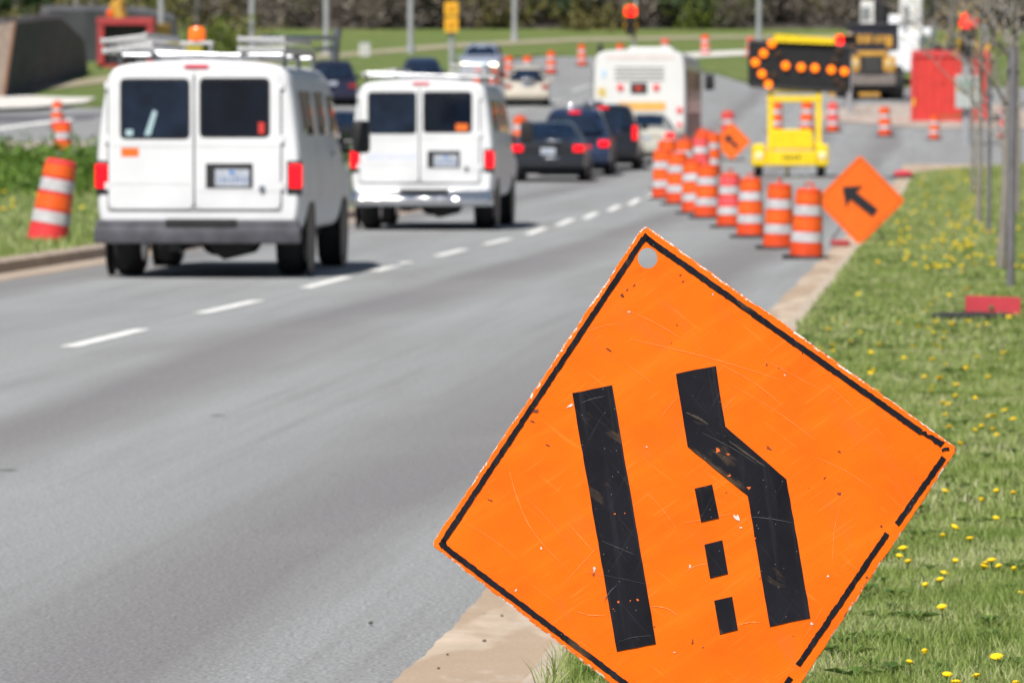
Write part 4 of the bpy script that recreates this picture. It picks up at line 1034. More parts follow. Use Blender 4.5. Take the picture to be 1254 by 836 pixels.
def car(name, label, cat, loc, th, kind, col, W=1.78, L=4.5, H=1.0, brake=True, headlights=False, plate=True, bumper=None, tail='mid', group=None, blackpart=None, metal=.35):
    p = PROF[kind]; t = thing(name, label, cat, loc, th, group); m = paint('paint_' + name + '_' + str(col[:3]), col, metal); hw = W / 2
    bz = p['belt'] * H
    def sec(y):
        f = min(1, max(0, y / L)); zt = float(np.interp(f, p['t'], p['z'])) * H; wt = float(np.interp(f, p['t'], p['w'])) * W / 1.8
        k = float(np.interp(f, [0, .012, .04, .93, .985, 1], [.93, .975, 1, 1, .93, .82])); zl = float(np.interp(f, [0, .05, .95, 1], [.34, .24, .24, .36]))
        zb = min(bz, zt - .06); w2 = hw * k
        h = [(0, zl), (w2 * .8, zl), (w2 * .97, zl + .08), (w2, zl + .3), (w2 * .995, (zb + .5) * .6), (w2 * .965, zb), (wt * k + .02, max(zb + .03, zt - .10)), (wt * k * .86, zt - .012), (wt * .4 * k, zt), (0, zt)]
        return [tuple(q) for q in chaikin(h, 2)]
    def shear(y, z): return p['rake'] * max(0, (z - bz) / (p['z'][3] * H - bz)) * max(0, 1 - y / (L * .3))
    fr = sorted(set([0, .006, .012, .025, .04, .06, .09, .12, .15, .17, .19, .22, .26, .30, .33, .38, .43, .48, .53, .58, .62, .66, .70, .74, .78, .84, .90, .93, .96, .985, 1]))
    b = loft([(f * L, sec(f * L)) for f in fr]); b.v = [(x, y + shear(y, z), z) for x, y, z in b.v]; b.build('body', m, t, True)
    # glass
    def top(y, x):
        s_ = sec(y); q = [(xx, zz) for xx, zz in s_ if zz > bz * .9]; q = sorted(q); return float(np.interp(abs(x), [a for a, _ in q], [c for _, c in q]))
    if kind == 'sedan':
        P = [[(x * (.50 + .12 * (1 - i / 8)), L * (.195 + .125 * i / 8), 0) for x in np.linspace(-1, 1, 11)] for i in range(9)]
        P = [[(x, y, top(y, x) + .008) for x, y, _ in r] for r in P]
    else:
        z0, z1 = bz + .05, p['z'][2] * H - .13; P = []
        for i in range(9):
            z = z0 + (z1 - z0) * i / 8; ww = (hw * .84) * (1 - .17 * i / 8); P.append([(x * ww, shear(0, z) - .012 + .04 * abs(x) ** 4, z) for x in np.linspace(-1, 1, 11)])
    MB().grid(P).build('rear_window', M['glass2'], t, True)
    P = [[(x * (.70 - .10 * i / 8) * W / 1.8, L * (.735 - .13 * i / 8), 0) for x in np.linspace(-1, 1, 11)] for i in range(9)]
    P = [[(x, y, top(y, x) + .008) for x, y, _ in r] for r in P]; MB().grid(P).build('windscreen', M['glass2'], t, True)
    for s in (-1, 1):
        zt_ = p['z'][4] * H - .13 if kind != 'sedan' else 1.27 * H
        a = .24 if kind == 'sedan' else .10
        for y0, y1, y0t, y1t in ((a * L, .44 * L, (a + .09) * L if kind == 'sedan' else (a + .05) * L, .44 * L), (.46 * L, .68 * L, .46 * L, .60 * L)):
            sp_ = side_panel(sec, s, y0, y1, bz + .03, zt_, y0t, y1t, off=.008); sp_.v = [(x, y + shear(y, z), z) for x, y, z in sp_.v]; sp_.build('side_window', M['glass'], t, True)
        mr = MB(); mr.box(s * (hw + .06) - .09, s * (hw + .06) + .09, .66 * L, .69 * L, bz, bz + .14, c=.03); mr.build('side_mirror', m, t, True)
    # lamps
    tm = M['tail'] if brake else M['taild']
    for s in (-1, 1):
        x0, x1 = (hw * .66, hw * .965) if tail == 'mid' else (hw * .82, hw * .955)
        z0, z1 = (.70 * H, .86 * H) if tail == 'mid' else (.80 * H, 1.18 * H)
        bx('tail_light', tm, t, *sorted((s * x0, s * x1)), -.02, .16, z0, z1, c=.03)
        hx = sorted((s * hw * .52, s * hw * .86)); bx('headlight', M['head'] if headlights else M['chrome'], t, hx[0], hx[1], L - .24, L + .012, .66 * H, .80 * H, c=.04)
    if kind != 'sedan' and brake:
        zz = p['z'][2] * H - .09; bx('brake_lamp', M['tail'], t, -.14, .14, shear(0, zz) - .03, shear(0, zz) + .03, zz, zz + .05, c=.01)
    gr = MB(); gr.box(-hw * .48, hw * .48, L - .05, L + .006, .55 * H, .72 * H, c=.01); gr.build('grille', M['black'], t)
    bb = MB(); bb.box(-hw * .97, hw * .97, -.07, .12, .34, .60 * H, c=.05); bb.build('rear_bumper', bumper or m, t, True)
    bb = MB(); bb.box(-hw * .93, hw * .93, L - .12, L + .05, .30, .52 * H, c=.05); bb.build('front_bumper', bumper or m, t, True)
    if plate:
        pz = .64 * H if kind == 'sedan' else .80 * H
        pt = bx('licence_plate', M['plate'], t, -.17, .17, -.02, .02, pz, pz + .15)
        q_ = MB(); bars(q_, -.14, .14, pz + .07, -.023, .07, 7, random.Random(4)); q_.build('plate_characters', mat('plate_ink', (.22, .28, .42), .5), pt)
    bx('underbody', M['black'], t, -hw * .8, hw * .8, .3, L - .3, .18, .34)
    rw = .32 if kind == 'sedan' else .35
    for y in (.20 * L, .80 * L):
        for s in (-1, 1):
            MB().lathe([(rw + .05, -.01), (rw + .06, 0), (rw + .04, .003)], (s * (hw - .003), y, rw + .01), 26, 'X').build('wheel_arch', M['black'], t)
            wheel(t, s * (hw - .10), y, rw, .22, M['steel'])
    return t
QTH = R(3.0)
car('sedan', 'black sedan with lit brake lights waiting right of the second white van', 'car', A(671, 125.5), QTH, 'sedan', (.022, .025, .034), W=1.76, L=4.4)
s1 = car('estate_car', 'dark blue tall car with lit high brake light, directly behind the black sedan', 'car', A(703, 132.5), QTH, 'hatch', (.02, .035, .085), W=1.80, L=4.5, H=1.02)
pk = car('black_suv', 'black sport utility vehicle with stacked lit tail lights beside the bus', 'car', A(738, 139), QTH, 'suv', (.014, .015, .018), W=1.86, L=4.7, H=.98, tail='tall')
car('silver_sedan', 'silver beige sedan partly hidden by the drums, right behind the bus', 'car', A(788, 146.5), QTH, 'sedan', (.62, .60, .52), W=1.74, L=4.3, H=1.0)
car('beige_suv', 'beige sport utility vehicle driving away up the far bend, alone left of the bus', 'car', A(645, 214), R(0), 'hatch', (.66, .60, .50), W=1.78, L=4.4, H=1.0, brake=False)
oc = car('oncoming_suv', 'silver blue sport utility vehicle coming down the far bend with lit headlamps', 'car', A(594, 243), R(183), 'suv', (.36, .41, .50), W=1.84, L=4.6, H=.96, headlights=True, brake=False)
car('dark_suv', 'dark purple blue vehicle glinting just above the right of the nearest van roof', 'car', A(408, 214), R(-2), 'suv', (.022, .022, .05), W=1.92, L=4.8, H=1.05, brake=False)
car('blue_hatchback', 'dark blue car with pale tailgate above the roof of the second white van', 'car', A(518, 224), R(-3), 'hatch', (.03, .05, .11), W=1.82, L=4.4, H=1.03, brake=False, bumper=M['white'])
car('dark_sedan', 'black car mostly hidden in the gap between the two white vans', 'car', A(408, 150), R(2), 'sedan', (.016, .017, .022), W=1.76, L=4.5, brake=False)

def put_glint(root, xg, y, z, half, rad):
    """bowed chrome bar added to catch a sun glint"""
    m = MB(); m.tube([(xg + .85 * half + half * u, y + .18 * half * u * u, z) for u in np.linspace(-1, 1, 21)], rad, 14); m.build('glint_bar', M['glintchrome'], root, True)
M['glintchrome'] = mat('polished_chrome', (.85, .86, .88), .06, metal=1, var=.02)
sd = [o for o in COL.objects if o.name == 'sedan'][0]; bs = [o for o in COL.objects if o.name == 'beige_suv'][0]; dk = [o for o in COL.objects if o.name == 'dark_suv'][0]
put_glint(sd, .0, -.03, .96, .16, .035); put_glint(sd, -.03, -.10, .56, .15, .03)  # added bars, set where the sun should glint on the cars
for o, x, y, z in ((s1, -.22, .75, 1.68), (pk, -.44, .6, 1.75), (bs, -.16, -.10, 1.08), (dk, -.45, -.10, .84), (dk, -.43, -.14, .46)): put_glint(o, x, y, z, .22, .05 if o is not bs else .065)
def bus(loc, th):
    t = thing('city_bus', 'cream city bus with orange band seen from behind, right of the queue of cars', 'bus', loc, th)
    W, H, L = 2.72, 3.08, 11.5
    h0 = [(0, .34), (W * .42, .34), (W * .49, .42), (W / 2, 1.0), (W / 2, 2.1), (W * .487, 2.75), (W * .455, 2.96), (W * .38, 3.04), (W * .2, 3.07), (0, 3.08)]
    hs = [tuple(p) for p in chaikin(h0, 2)]
    def sec(y):
        k = float(np.interp(y, [0, .04, .12, .25], [.955, .98, .995, 1])); return [(x * k, 1.7 + (z - 1.7) * (k * .6 + .4)) for x, z in hs]
    loft([(y, sec(y)) for y in (0, .04, .12, .25, 1, 3, 6, 9, L - .3, L - .08, L)]).build('body', M['cream'], t, True)
    gr = MB()
    for i in range(4): gr.box(-.72, .72, -.022, .0, 2.18 + .115 * i, 2.21 + .115 * i)
    gr.build('engine_grille', mat('grille_grey', (.26, .25, .23), .6), t)
    sc_ = bx('display', M['black'], t, -.26, .22, -.03, 0, 1.80, 2.10, c=.01)
    q = MB(); bars(q, -.12, .08, 1.95, -.036, .14, 4, random.Random(2)); q.build('red_display_segments', mat('display_red', (.6, .05, .03), .4, emit=.4), sc_)
    for x in (-.56, .49):
        MB().lathe([(.02, -.03), (.10, -.028), (.11, -.01), (.11, 0)], (x, 0, 1.96), 18, 'Y').build('tail_light', mat('bus_red_lens', (.72, .12, .13), .3), t, True)
    for x in (-1.17, 1.17):
        for z in (1.30, .85): MB().lathe([(.02, -.03), (.09, -.028), (.10, -.01), (.10, 0)], (x, 0, z), 18, 'Y').build('tail_light', mat('bus_red_lens', (.72, .12, .13), .3), t, True)
    bx('orange_band', M['busor'], t, -.62, .76, -.015, 0, 1.30, 1.54)
    bx('yellow_notice', mat('dull_notice', (.62, .48, .16), .6), t, -1.22, -.98, -.016, 0, 1.70, 1.95)
    bx('blue_logo', mat('pale_blue_logo', (.45, .62, .78), .5), t, -1.12, -.98, -.016, 0, 2.28, 2.48)
    q = MB(); bars(q, -.95, .9, 2.83, -.012, .09, 16, random.Random(6), .006); q.build('faint_lettering', mat('faint_pink', (.72, .55, .52), .5), t)
    bx('rear_bumper', mat('bus_bumper', (.12, .11, .11), .6), t, -1.30, 1.30, -.12, .05, .36, .66, c=.04)
    pt = bx('licence_plate', M['plate'], t, -.17, .17, -.02, 0, .95, 1.10)
    for s in (-1, 1):
        for k in range(6):
            y0 = .9 + k * 1.7; MB().grid([[(s * (side_x(hs, z) + (.030 if 0 < i < 4 else .015)), y, z) for y in np.linspace(y0, y0 + 1.6, 5)] for i, z in enumerate(np.linspace(1.35, 2.45, 5))]).build('side_window', M['busdark'], t)
        bx('lower_panel', mat('bus_brown_panel', (.10, .055, .045), .4), t, *sorted((s * (W / 2 - .02), s * (W / 2 + .012))), .35, L - .5, .5, 1.25)
        for y in (2.6, 8.6): wheel(t, s * (W / 2 - .15), y, .48, .28, M['steel'])
        mr = MB(); mr.box(*sorted((s * (W / 2 + .12), s * (W / 2 + .42))), L - .35, L - .2, 1.95, 2.45, c=.05); mr.tube([(s * (W / 2 - .05), L - .2, 2.6), (s * (W / 2 + .26), L - .27, 2.4)], .025, 6); mr.build('side_mirror', M['black'], t, True)
    for s in (-1, 1):
        q = MB(); q.box(*sorted((s * (W / 2 + .003), s * (W / 2 + .02))), .35, L - .3, 1.28, 2.5); q.build('shaded_window_band', M['busdark'], t)  # window band kept dark, the bus side's shadow put into its colour
    bx('roof_hatch', M['cream'], t, -.4, .9, 1.5, 4, 3.05, 3.16, c=.04)
    return t
bus(A(783, 157.5), R(4.2))

# ================================================================ ROAD WORKS MACHINES, SIGNALS, POLES, WALLS
def arrow_board():
    g = A(967, 131); t = thing('arrow_board_trailer', 'yellow trailer carrying a black arrow board with lit orange lamps pointing left', 'arrow board', g, R(-1))
    k = F / g.y; X = lambda px: (px - 967) / k; Z = lambda py: (216.5 - py) / k
    b = MB(); b.prism([(X(918.5), Z(50)), (X(1040), Z(57)), (X(1039), Z(112)), (X(918.5), Z(104))], .12, .20)
    bo = b.build('board', M['board'], t)
    fr = MB(); e = .03
    for (x0, y0), (x1, y1) in (((918.5, 50), (1040, 57)), ((1040, 57), (1039, 112)), ((1039, 112), (918.5, 104)), ((918.5, 104), (918.5, 50))): fr.tube([(X(x0), .16, Z(y0)), (X(x1), .16, Z(y1))], .05, 6)
    fr.build('board_frame', M['black'], bo)
    on = ((945, 53), (935, 65), (925, 76), (933, 90), (941, 103), (962, 80), (981, 82), (998, 83), (1018, 85), (1034, 87))
    off = ((1027, 62), (1031, 105), (1023, 74), (1024, 98), (953, 66), (948, 92))
    for px, py in on:
        MB().lathe([(.02, .03), (.085, .04), (.095, .08), (.10, .12)], (X(px), 0, Z(py)), 18, 'Y').build('lit_lamp', M['lampon'], t, True)
    for px, py in off:
        MB().lathe([(.02, .07), (.085, .08), (.095, .10), (.10, .12)], (X(px), 0, Z(py)), 18, 'Y').build('unlit_lamp', M['lampoff'], t, True)
    sp_ = MB(); sp_.prism([(X(948), Z(41.5)), (X(1021), Z(46)), (X(1021), Z(54)), (X(948), Z(51))], .02, .75); sp_.build('solar_panel_frame', M['yellow'], t)
    fr = MB()
    for px in (944, 1003): fr.box(X(px) - .07, X(px) + .07, .18, .30, .65, Z(112), c=.012)
    fr.box(X(940), X(1007), .17, .31, Z(124), Z(117), c=.012); fr.box(X(941), X(1006), .18, .30, Z(113), Z(109), c=.01)
    fr.tube([(X(974), .24, Z(110)), (X(974), .24, Z(50))], .06, 8); fr.build('mast_frame', M['yellow'], t)
    eb = MB(); eb.prism(rounded([(X(943), Z(182)), (X(998), Z(182)), (X(995), Z(158)), (X(946), Z(158))], .10), .0, .8); e_ = eb.build('battery_box', M['yellow'], t); e_.modifiers.new('b', 'BEVEL').width = .03
    ch = MB(); ch.box(X(938), X(999), -.12, .9, Z(202), Z(184), c=.03); ch.build('chassis', M['yellow'], t)
    mk = MB(); bars(mk, X(958), X(980), Z(192), -.126, .10, 5, random.Random(3)); mk.build('rating_plate', M['black'], t)
    for px in (929.5, 1006.5):
        s = -1 if px < 960 else 1
        f = MB(); f.prism(rounded([(X(px) - .17, Z(203)), (X(px) + .17, Z(203)), (X(px) + .15, Z(176)), (X(px) - .15, Z(176))], .07), -.05, .75); fe = f.build('mudguard', M['yellow'], t); fe.modifiers.new('b', 'BEVEL').width = .04
        MB().lathe([(.02, -.03), (.09, -.02), (.11, .02)], (X(px), -.05, Z(190)), 18, 'Y').build('lamp', mat('cream_lamp', (.85, .75, .45), .25), fe, True)
        wheel(t, X(px), .35, .33, .20, M['steel'])
    l = MB(); l.tube([(X(972), .9, .45), (X(972), 2.2, .45)], .05, 8); l.tube([(X(972), 2.2, .45), (X(972), 2.2, .0)], .04, 8); l.build('drawbar', M['yellow'], t)
    for px in (955, 972, 988): MB().tube([(X(px), -.05, Z(203)), (X(px), -.05, .01)], .02, 6).build('jack_leg', M['galv'], t)
arrow_board()

def loader():
    g = A(1073, 221); t = thing('wheel_loader', 'yellow and black wheel loader seen from behind, left of the red container', 'wheel loader', g, R(-4))
    k = F / g.y; by = 150 - (zg(g.y) - 1.5) * k; X = lambda px: (px - 1073) / k; Z = lambda py: (by - py) / k
    ch = MB(); ch.box(X(1041), X(1097), 0, 2.2, Z(105), Z(90), c=.06); ch.build('counterweight', mat('dusty_grey_steel', (.20, .17, .155), .7, var=.3), t)
    b = MB(); b.box(X(1048), X(1088), -.02, 2.3, Z(92), Z(60), c=.08); b.build('engine_hood', mat('cab_black', (.03, .03, .042), .35, var=.3), t)
    q = MB(); q.box(X(1049), X(1087), -.07, -.01, Z(69), Z(63), c=.03); q.build('hood_trim', M['catyel'], t)
    gr = MB(); gr.box(X(1056), X(1078), -.06, .05, Z(90), Z(69), c=.02); g_ = gr.build('radiator_grille', M['black'], t)
    sl_ = MB()
    for i in range(6): sl_.box(X(1057), X(1077), -.075, -.06, Z(88 - 3.2 * i), Z(87 - 3.2 * i))
    sl_.build('grille_bar', mat('grille_bar_grey', (.12, .12, .11), .5), g_)
    for a, c in ((1040, 1054), (1079, 1097)):
        f = MB(); f.box(X(a), X(c), -.04, 1.1, Z(89), Z(69), c=.12); f_ = f.build('fender', M['catyel'], t, True)
        MB().lathe([(.02, -.05), (.12, -.03), (.14, 0)], (X((a + c) / 2), -.03, Z(78)), 14, 'Y').build('work_lamp', mat('dull_lamp', (.62, .50, .28), .4), f_, True)
    cb = MB(); cb.box(X(1046), X(1104), .9, 2.6, Z(62), Z(31), c=.08); c_ = cb.build('cab', mat('cab_black', (.03, .03, .042), .35, var=.3), t, True)
    q = MB(); bars(q, X(1053), X(1082), Z(48), .885, .38, 4, random.Random(5), .012); q.build('yellow_lettering', M['catyel'], c_)
    for a, c in ((1041, 1049), (1088, 1096)): bx('cab_lamp_pod', M['catyel'], c_, X(a), X(c), .86, 1.0, Z(58), Z(44), c=.04)
    bx('cab_roof', mat('roof_dark', (.05, .05, .06), .5), c_, X(1044), X(1106), .8, 2.7, Z(32), Z(28.5), c=.04)
    MB().lathe([(.30, 0), (.32, .4), (.30, 1.2), (.02, 1.25)], (X(1085), 1.5, Z(29)), 18).build('exhaust_stack', M['black'], t, True)
    for s in (-1, 1):
        for y in (.9, 3.6): wheel(t, X(1073 + s * 28), y, .72, .50, M['catyel'])
    bx('underbody', M['black'], t, X(1045), X(1100), .3, 4.2, .35, Z(100), c=.05)
    bk = MB(); bk.prism([(X(1036), .2), (X(1110), .2), (X(1110), 1.1), (X(1036), 1.1)], 5.2, 6.2); bk.build('bucket', M['catyel'], t)
    ar = MB()
    for s in (-.6, .6): ar.tube([(s, 3.0, 1.7), (s, 4.4, 1.6), (s, 5.4, .7)], .14, 8)
    ar.build('lift_arm', M['catyel'], t)
loader()
def boom_truck():
    g = A(1092, 236); t = thing('boom_truck', 'white utility truck with raised white boom standing behind the wheel loader', 'truck', g, R(12))
    k = F / g.y; by = 150 - (zg(g.y) - 1.5) * k; X = lambda px: (px - 1092) / k; Z = lambda py: (by - py) / k
    b = MB(); b.box(-1.2, 1.2, 0, 4.2, .7, 2.3, c=.06); b.build('body', M['white'], t)
    c = MB(); c.box(-1.15, 1.15, 4.3, 6.2, .7, 2.7, c=.15); c_ = c.build('cab', M['white'], t); bx('windscreen', M['glass'], c_, -.95, .95, 6.15, 6.22, 1.7, 2.5, c=.02)
    p = MB(); p.lathe([(.5, 2.3), (.45, 2.9), (.35, 3.2)], (0, 1.2, 0), 18); p.build('turret', M['white'], t, True)
    m = MB(); m.box(X(1050), X(1074), .6, 1.3, Z(30), Z(1), c=.08); m.box(X(1098), X(1126), .6, 1.3, Z(26), Z(-4), c=.08); m.box(X(1112), X(1126), .7, 1.2, Z(60), Z(22), c=.06); m.box(X(1060), X(1112), .9, 1.2, Z(34), Z(26), c=.04); m.build('boom', mat('dirty_white', (.62, .62, .60), .5, var=.3), t)
    bx('hydraulic_box', M['steel'], t, X(1052), X(1062), .5, .62, Z(22), Z(8), c=.02); bx('hydraulic_box', M['steel'], t, X(1104), X(1110), .5, .62, Z(24), Z(6), c=.02)
    for s in (-1, 1):
        for y in (.9, 5.2): wheel(t, s * 1.0, y, .48, .3, M['steel'])
boom_truck()
def container():
    g = A(1163, 196); t = thing('steel_container', 'bright red steel container standing on the cross street behind the signal post', 'container', g, R(-3))
    k = F / g.y; by = 150 - (zg(g.y) - 1.5) * k; X = lambda px: (px - 1163) / k; H = (by - 62) / k; t.rotation_euler = (0, 0, -R(4.8))
    zz = [0, .06, .12, .18]; x = X(1117); poly = []
    while x < X(1209):
        poly += [(x, 0), (x + .12, 0), (x + .16, .014), (x + .28, .014)]; x += .32
    m = MB(); m.grid([[(px, py, z) for px, py in poly] for z in (.12, H - .22)]); m.box(X(1117), X(1209), .06, 5.8, .10, H - .02)
    m.build('body', M['red'], t)
    f = MB(); f.box(X(1116), X(1210), -.05, .06, H - .24, H, c=.01); f.box(X(1116), X(1210), -.05, .06, .0, .14, c=.01)
    for px in (1117.5, 1208.5): f.box(X(px) - .07, X(px) + .07, -.04, .07, .1, H - .2, c=.01)
    f.build('frame', mat('container_frame_red', (.55, .05, .05), .5, var=.2), t)
    c = MB(); c.box(X(1142), X(1180), .4, 2.6, H, H + .22, c=.08); c.build('tarpaulin_roll', M['black'], t)
    bx('yellow_tag', M['yellow'], t, X(1117.5), X(1119.5), -.06, -.04, .6, .85)
    rs_ = MB(); rs_.prism([(X(1150), .12), (X(1200), .12), (X(1196), .28), (X(1186), .20), (X(1176), .35), (X(1163), .22), (X(1155), .3)], -.012, -.006); rs_.build('rust_stain', mat('rust', (.36, .09, .03), .8, var=.4), t)
container()
def signal(name, label, px, base_y, lx, lamp_y, r, Y=None, horizontal=False, box=None, back=False, pole_top=None, pole_x=None):
    g = A(px, Y) if Y else G(px, base_y); t = thing(name, label, 'traffic signal', g, 0)
    k = F / g.y; by = 150 - (zg(g.y) - 1.5) * k; X = lambda a: (a - px) / k; Z = lambda b: (by - b) / k
    MB().tube([(0, 0, -.1), (X(pole_x or px), 0, Z(pole_top if pole_top is not None else lamp_y - 8))], .10 if not box else .13, 10).build('pole', M['galv'], t, True)
    for (cx, cy, lit, style) in lx:
        w_ = 8.5 / k * r; d_ = -.30; hl = 30 / k * r
        b = MB()
        if horizontal: b.box(X(cx) - w_, X(cx) + hl * .75, d_, -.05, Z(cy) - w_, Z(cy) + w_, c=.05)
        else: b.box(X(cx) - w_, X(cx) + w_, d_, -.05, Z(cy) - hl, Z(cy) + w_, c=.05)
        h_ = b.build('signal_head', M['sigyel'], t)
        if style == 'front':
            for i in range(3):
                dx, dz = (i * hl * .29, 0) if horizontal else (0, -i * hl * .40)
                MB().lathe([(.02, d_ - .05), (w_ * .90, d_ - .03), (w_ * .96, d_)], (X(cx) + dx, 0, Z(cy) + dz), 18, 'Y').build('lit_lens' if i == 0 and lit else 'lens', M['redlamp'] if i == 0 and lit else M['black'], h_, True)
                v = MB(); v.grid([[(X(cx) + dx + w_ * .98 * math.cos(a), y, Z(cy) + dz + w_ * .98 * math.sin(a)) for a in np.linspace(-.3, math.pi + .3, 12)] for y in (d_ - .18, d_)]); v.build('visor', M['black'], h_)
    if box:
        x0, y0, x1, y1 = box; b = bx('control_box', mat('box_grey', (.42, .45, .43), .5, var=.2), t, X(x0), X(x1), -.32, -.12, Z(y1), Z(y0), c=.03)
        q = MB(); q.prism(rounded([(X(x0 + 5), Z(y0 + 20)), (X(x1 - 4), Z(y0 + 20)), (X(x1 - 4), Z(y0 + 6)), (X(x0 + 5), Z(y0 + 6))], .06), -.328, -.318); q.build('green_panel', mat('box_green', (.28, .36, .32), .5, var=.3, scale=10), b)
    return t
signal('traffic_signal', 'traffic signal showing red on a grey pole beyond the bus', 776, 62, [(772, 15, True, 'front')], 15, .9, pole_x=779, pole_top=0)
signal('traffic_signal', 'traffic signal showing red above a grey control box, in front of the red container', 1183, 178, [(1184, 27, True, 'front')], 27, 1.35, box=(1169, 92, 1197, 133), pole_top=8)
signal('traffic_signal', 'yellow backed double signal head seen between the bare branches right of the red container', 1206, 140, [(1203, 62, False, 'back')], 62, 1.0, pole_top=30)
signal('traffic_signal', 'sideways traffic signal showing red just above the right end of the arrow board', 1040, 0, [(1028, 50, True, 'front')], 50, .8, Y=205, horizontal=True, pole_top=40)
g = A(553, 262); t = thing('warning_beacon', 'pair of square yellow signs stacked on a grey post on the far lawn', 'signal post', g)
k = F / g.y; by = 150 - (zg(g.y) - 1.5) * k
MB().tube([(0, 0, -.1), (0, 0, (by - 3) / k)], .13, 8).build('pole', M['galv'], t, True)
for a, b_ in ((3, 20), (22, 40)):
    q = MB(); q.prism(rounded([(-8.5 / k, (by - b_) / k), (8.5 / k, (by - b_) / k), (8.5 / k, (by - a) / k), (-8.5 / k, (by - a) / k)], .08), -.30, -.15); q.build('yellow_panel', M['sigyel'], t)
    MB().lathe([(.02, -.33), (.17, -.32), (.2, -.29)], (0, 0, (by - (a + b_) / 2) / k), 14, 'Y').build('lens', mat('dark_amber', (.62, .28, .02), .4), t, True)
def lamp_post(px, Y, label, r=.17, H=10):
    g = A(px, Y); t = thing('lamp_post', label, 'lamp post', g, 0, 'grey lamp posts beyond the junction')
    MB().tube([(0, 0, -.2), (0, 0, .5), (0, 0, .52), (0, 0, H)], [r * 1.5, r * 1.45, r, r * .6], 12).build('pole', M['galv'], t, True)
    MB().tube([(0, 0, H - .1), (0, -.5, H + .5), (0, -2.2, H + .75)], [.07, .06, .05], 8).build('arm', M['galv'], t, True)
    m = MB(); m.box(-.16, .16, -2.9, -2.1, H + .66, H + .84, c=.06); m.build('lamp_head', M['steel'], t)
for px, Y, lab in ((400, 296, 'grey lamp post on the far lawn just right of the nearest van'), (503, 302, 'grey lamp post on the far lawn above the blue car with pale tailgate'), (630, 345, 'grey lamp post on the far lawn between the oncoming car and the bus'),
                   (929, 330, 'grey lamp post behind the left end of the arrow board'), (309, 300, 'grey lamp post rising behind the roof of the nearest van'), (198, 275, 'grey lamp post right of the red box by the dark wall')):
    lamp_post(px, Y, lab)
g = A(447, 292); t = thing('utility_cabinet', 'small pale utility cabinet on the far lawn between two lamp posts', 'cabinet', g)
bx('housing', mat('pale_grey', (.55, .55, .53), .6), t, -.30, .30, -.2, .2, 0, .80, c=.03); bx('lid', M['galv'], t, -.33, .33, -.23, .23, .80, .86, c=.02); bx('door_panel', mat('pale_grey2', (.48, .48, .47), .6), t, -.24, .24, -.215, -.195, .1, .7)
g = A(735, 288); t = thing('bollard', 'short dark post on the far lawn edge left of the red signal', 'bollard', g)
MB().lathe([(.15, -.1), (.15, .7), (.11, .82), (.02, .86)], n=14).build('post', M['black'], t, True)

# left: dark retaining walls, red box, machine and barrier
def poly_wall(name, label, pix, Ya, Yb, thick, m, capm=None):
    """wall whose top runs through the given pixels, straight in plan from distance Ya to Yb"""
    a, b = A(pix[0][0], Ya), A(pix[-1][0], Yb); t = thing(name, label, 'wall', a); P = []; C = []
    for i in range(len(pix)):
        px, py = pix[i]; f = (px - pix[0][0]) / (pix[-1][0] - pix[0][0]); Y = 1 / ((1 - f) / Ya + f / Yb); g = A(px, Y); top = CAMZ - (py - 150) / F * Y
        P.append((g, top))
    n_ = Vector((-(b - a).y, (b - a).x, 0)).normalized() * thick; mb = MB(); V = []
    for g, top in P:
        for d in (Vector(), n_):
            for z in (g.z - .5, top): V.append((g.x + d.x - a.x, g.y + d.y - a.y, z - a.z))
    fs = []
    for i in range(len(P) - 1):
        o_, q = 4 * i, 4 * (i + 1); fs += [(o_, q, q + 1, o_ + 1), (o_ + 2, o_ + 3, q + 3, q + 2), (o_ + 1, q + 1, q + 3, o_ + 3)]
    fs += [(0, 1, 3, 2), (4 * len(P) - 4, 4 * len(P) - 2, 4 * len(P) - 1, 4 * len(P) - 3)]
    mb.add(V, fs); mb.build('wall_face', m, t)
    cm = MB()
    for i in range(len(P) - 1):
        (g, z0), (h, z1) = P[i], P[i + 1]; cm.tube([(g.x + n_.x / 2 - a.x, g.y + n_.y / 2 - a.y, z0 - a.z), (h.x + n_.x / 2 - a.x, h.y + n_.y / 2 - a.y, z1 - a.z)], thick * .52, 6)
    cm.build('coping', capm or m, t); return t
poly_wall('retaining_wall', 'dark retaining wall at the left edge with a sloping brown end', [(10, 30), (30, 28), (60, 24), (76, 23), (104, 50), (108, 86)], 222, 252, .5, M['wall'], M['wall'])
g = A(2, 221); t = thing('timber_fence', 'brown timber fence panel meeting the dark wall at the left edge', 'fence', g)
k = F / g.y; by = 150 - (zg(g.y) - 1.5) * k
m = MB(); m.prism([((-60 - 2) / k, -.3), ((3 - 2) / k, -.3), ((19 - 2) / k, (by - 28) / k), ((-60 - 2) / k, (by - 40) / k)], -.3, -.1); m.build('panel', M['brown'], t)
m = MB(); m.tube([((3 - 2) / k, -.22, -.2), ((19 - 2) / k, -.22, (by - 27) / k)], .10, 6); m.build('end_post', mat('reddish_timber', (.26, .14, .09), .8), t)
poly_wall('boundary_wall', 'long grey stone wall running behind the red box on the left', [(60, 14), (130, 14), (180, 16), (214, 24), (222, 60)], 275, 282, .6, M['wall2'], M['wall2'])
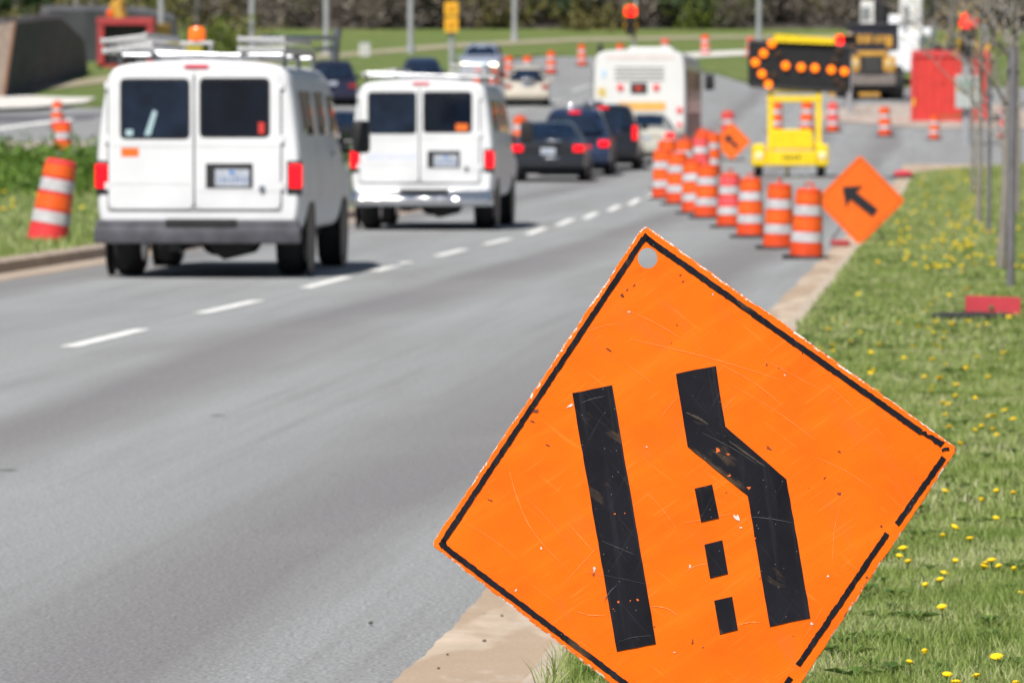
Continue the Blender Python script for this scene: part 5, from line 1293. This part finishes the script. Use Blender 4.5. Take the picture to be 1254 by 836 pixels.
g = A(154, 262); t = thing('open_container', 'red framed steel box with a black open end, against the grey wall on the left', 'container', g, 0)
k = F / g.y; by = 150 - (zg(g.y) - 1.5) * k; H = (by - 22) / k
m = MB(); m.box(-34 / k, -26 / k, 0, 3, 0, H - .25); m.box(26 / k, 34 / k, 0, 3, 0, H - .25); m.box(-35 / k, 35 / k, -.04, 3, H - .36, H, c=.02); m.box(-34 / k, 34 / k, 0, 3, -.1, .25); m.build('frame', M['dullred'], t)
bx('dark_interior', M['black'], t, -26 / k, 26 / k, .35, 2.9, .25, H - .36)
b = MB(); b.box(-9 / k, 9 / k, -.05, .3, 1.0, 1.45, c=.1); b.build('load', mat('pale_load', (.5, .5, .5), .6), t)
g = A(146, 268); t = thing('excavator', 'yellow excavator arm with an orange beacon rising behind the red box on the left', 'excavator', g, R(20))
k = F / g.y; by = 150 - (zg(g.y) - 1.5) * k
m = MB(); m.tube([(0, .6, 1.2), (-.3, .5, (by - 6) / k), (.2, .4, (by + 22) / k)], [.42, .42, .34], 8); m.build('boom', M['catyel'], t, True)
m = MB(); m.box(-1.2, 1.2, .8, 3.8, 1.0, 2.2, c=.1); m.build('cab', M['catyel'], t)
for s in (-1, 1): bx('track', M['rubber'], t, s * 1.0 - .25, s * 1.0 + .25, .4, 4.0, 0, .85, c=.25)
MB().lathe([(.18, 0), (.20, .25), (.04, .36)], (-.55, .2, (by - 21) / k), 12).build('beacon', mat('orange_beacon', (.85, .12, .02), .3), t, True)
g = A(208, 240); t = thing('barrier', 'yellow barrier beam behind the roof of the nearest van', 'barrier', g)
k = F / g.y; by = 150 - (zg(g.y) - 1.5) * k
m = MB(); m.prism([(-34 / k, (by - 66) / k), (40 / k, (by - 66) / k), (40 / k, (by - 56) / k), (-34 / k, (by - 50) / k)], 0, .2); m.build('beam', mat('dull_yellow', (.42, .34, .05), .6, var=.25), t)
for px in (-30, 0, 36): bx('post', M['galv'], t, px / k - .05, px / k + .05, .2, .3, -.1, (by - 58) / k)
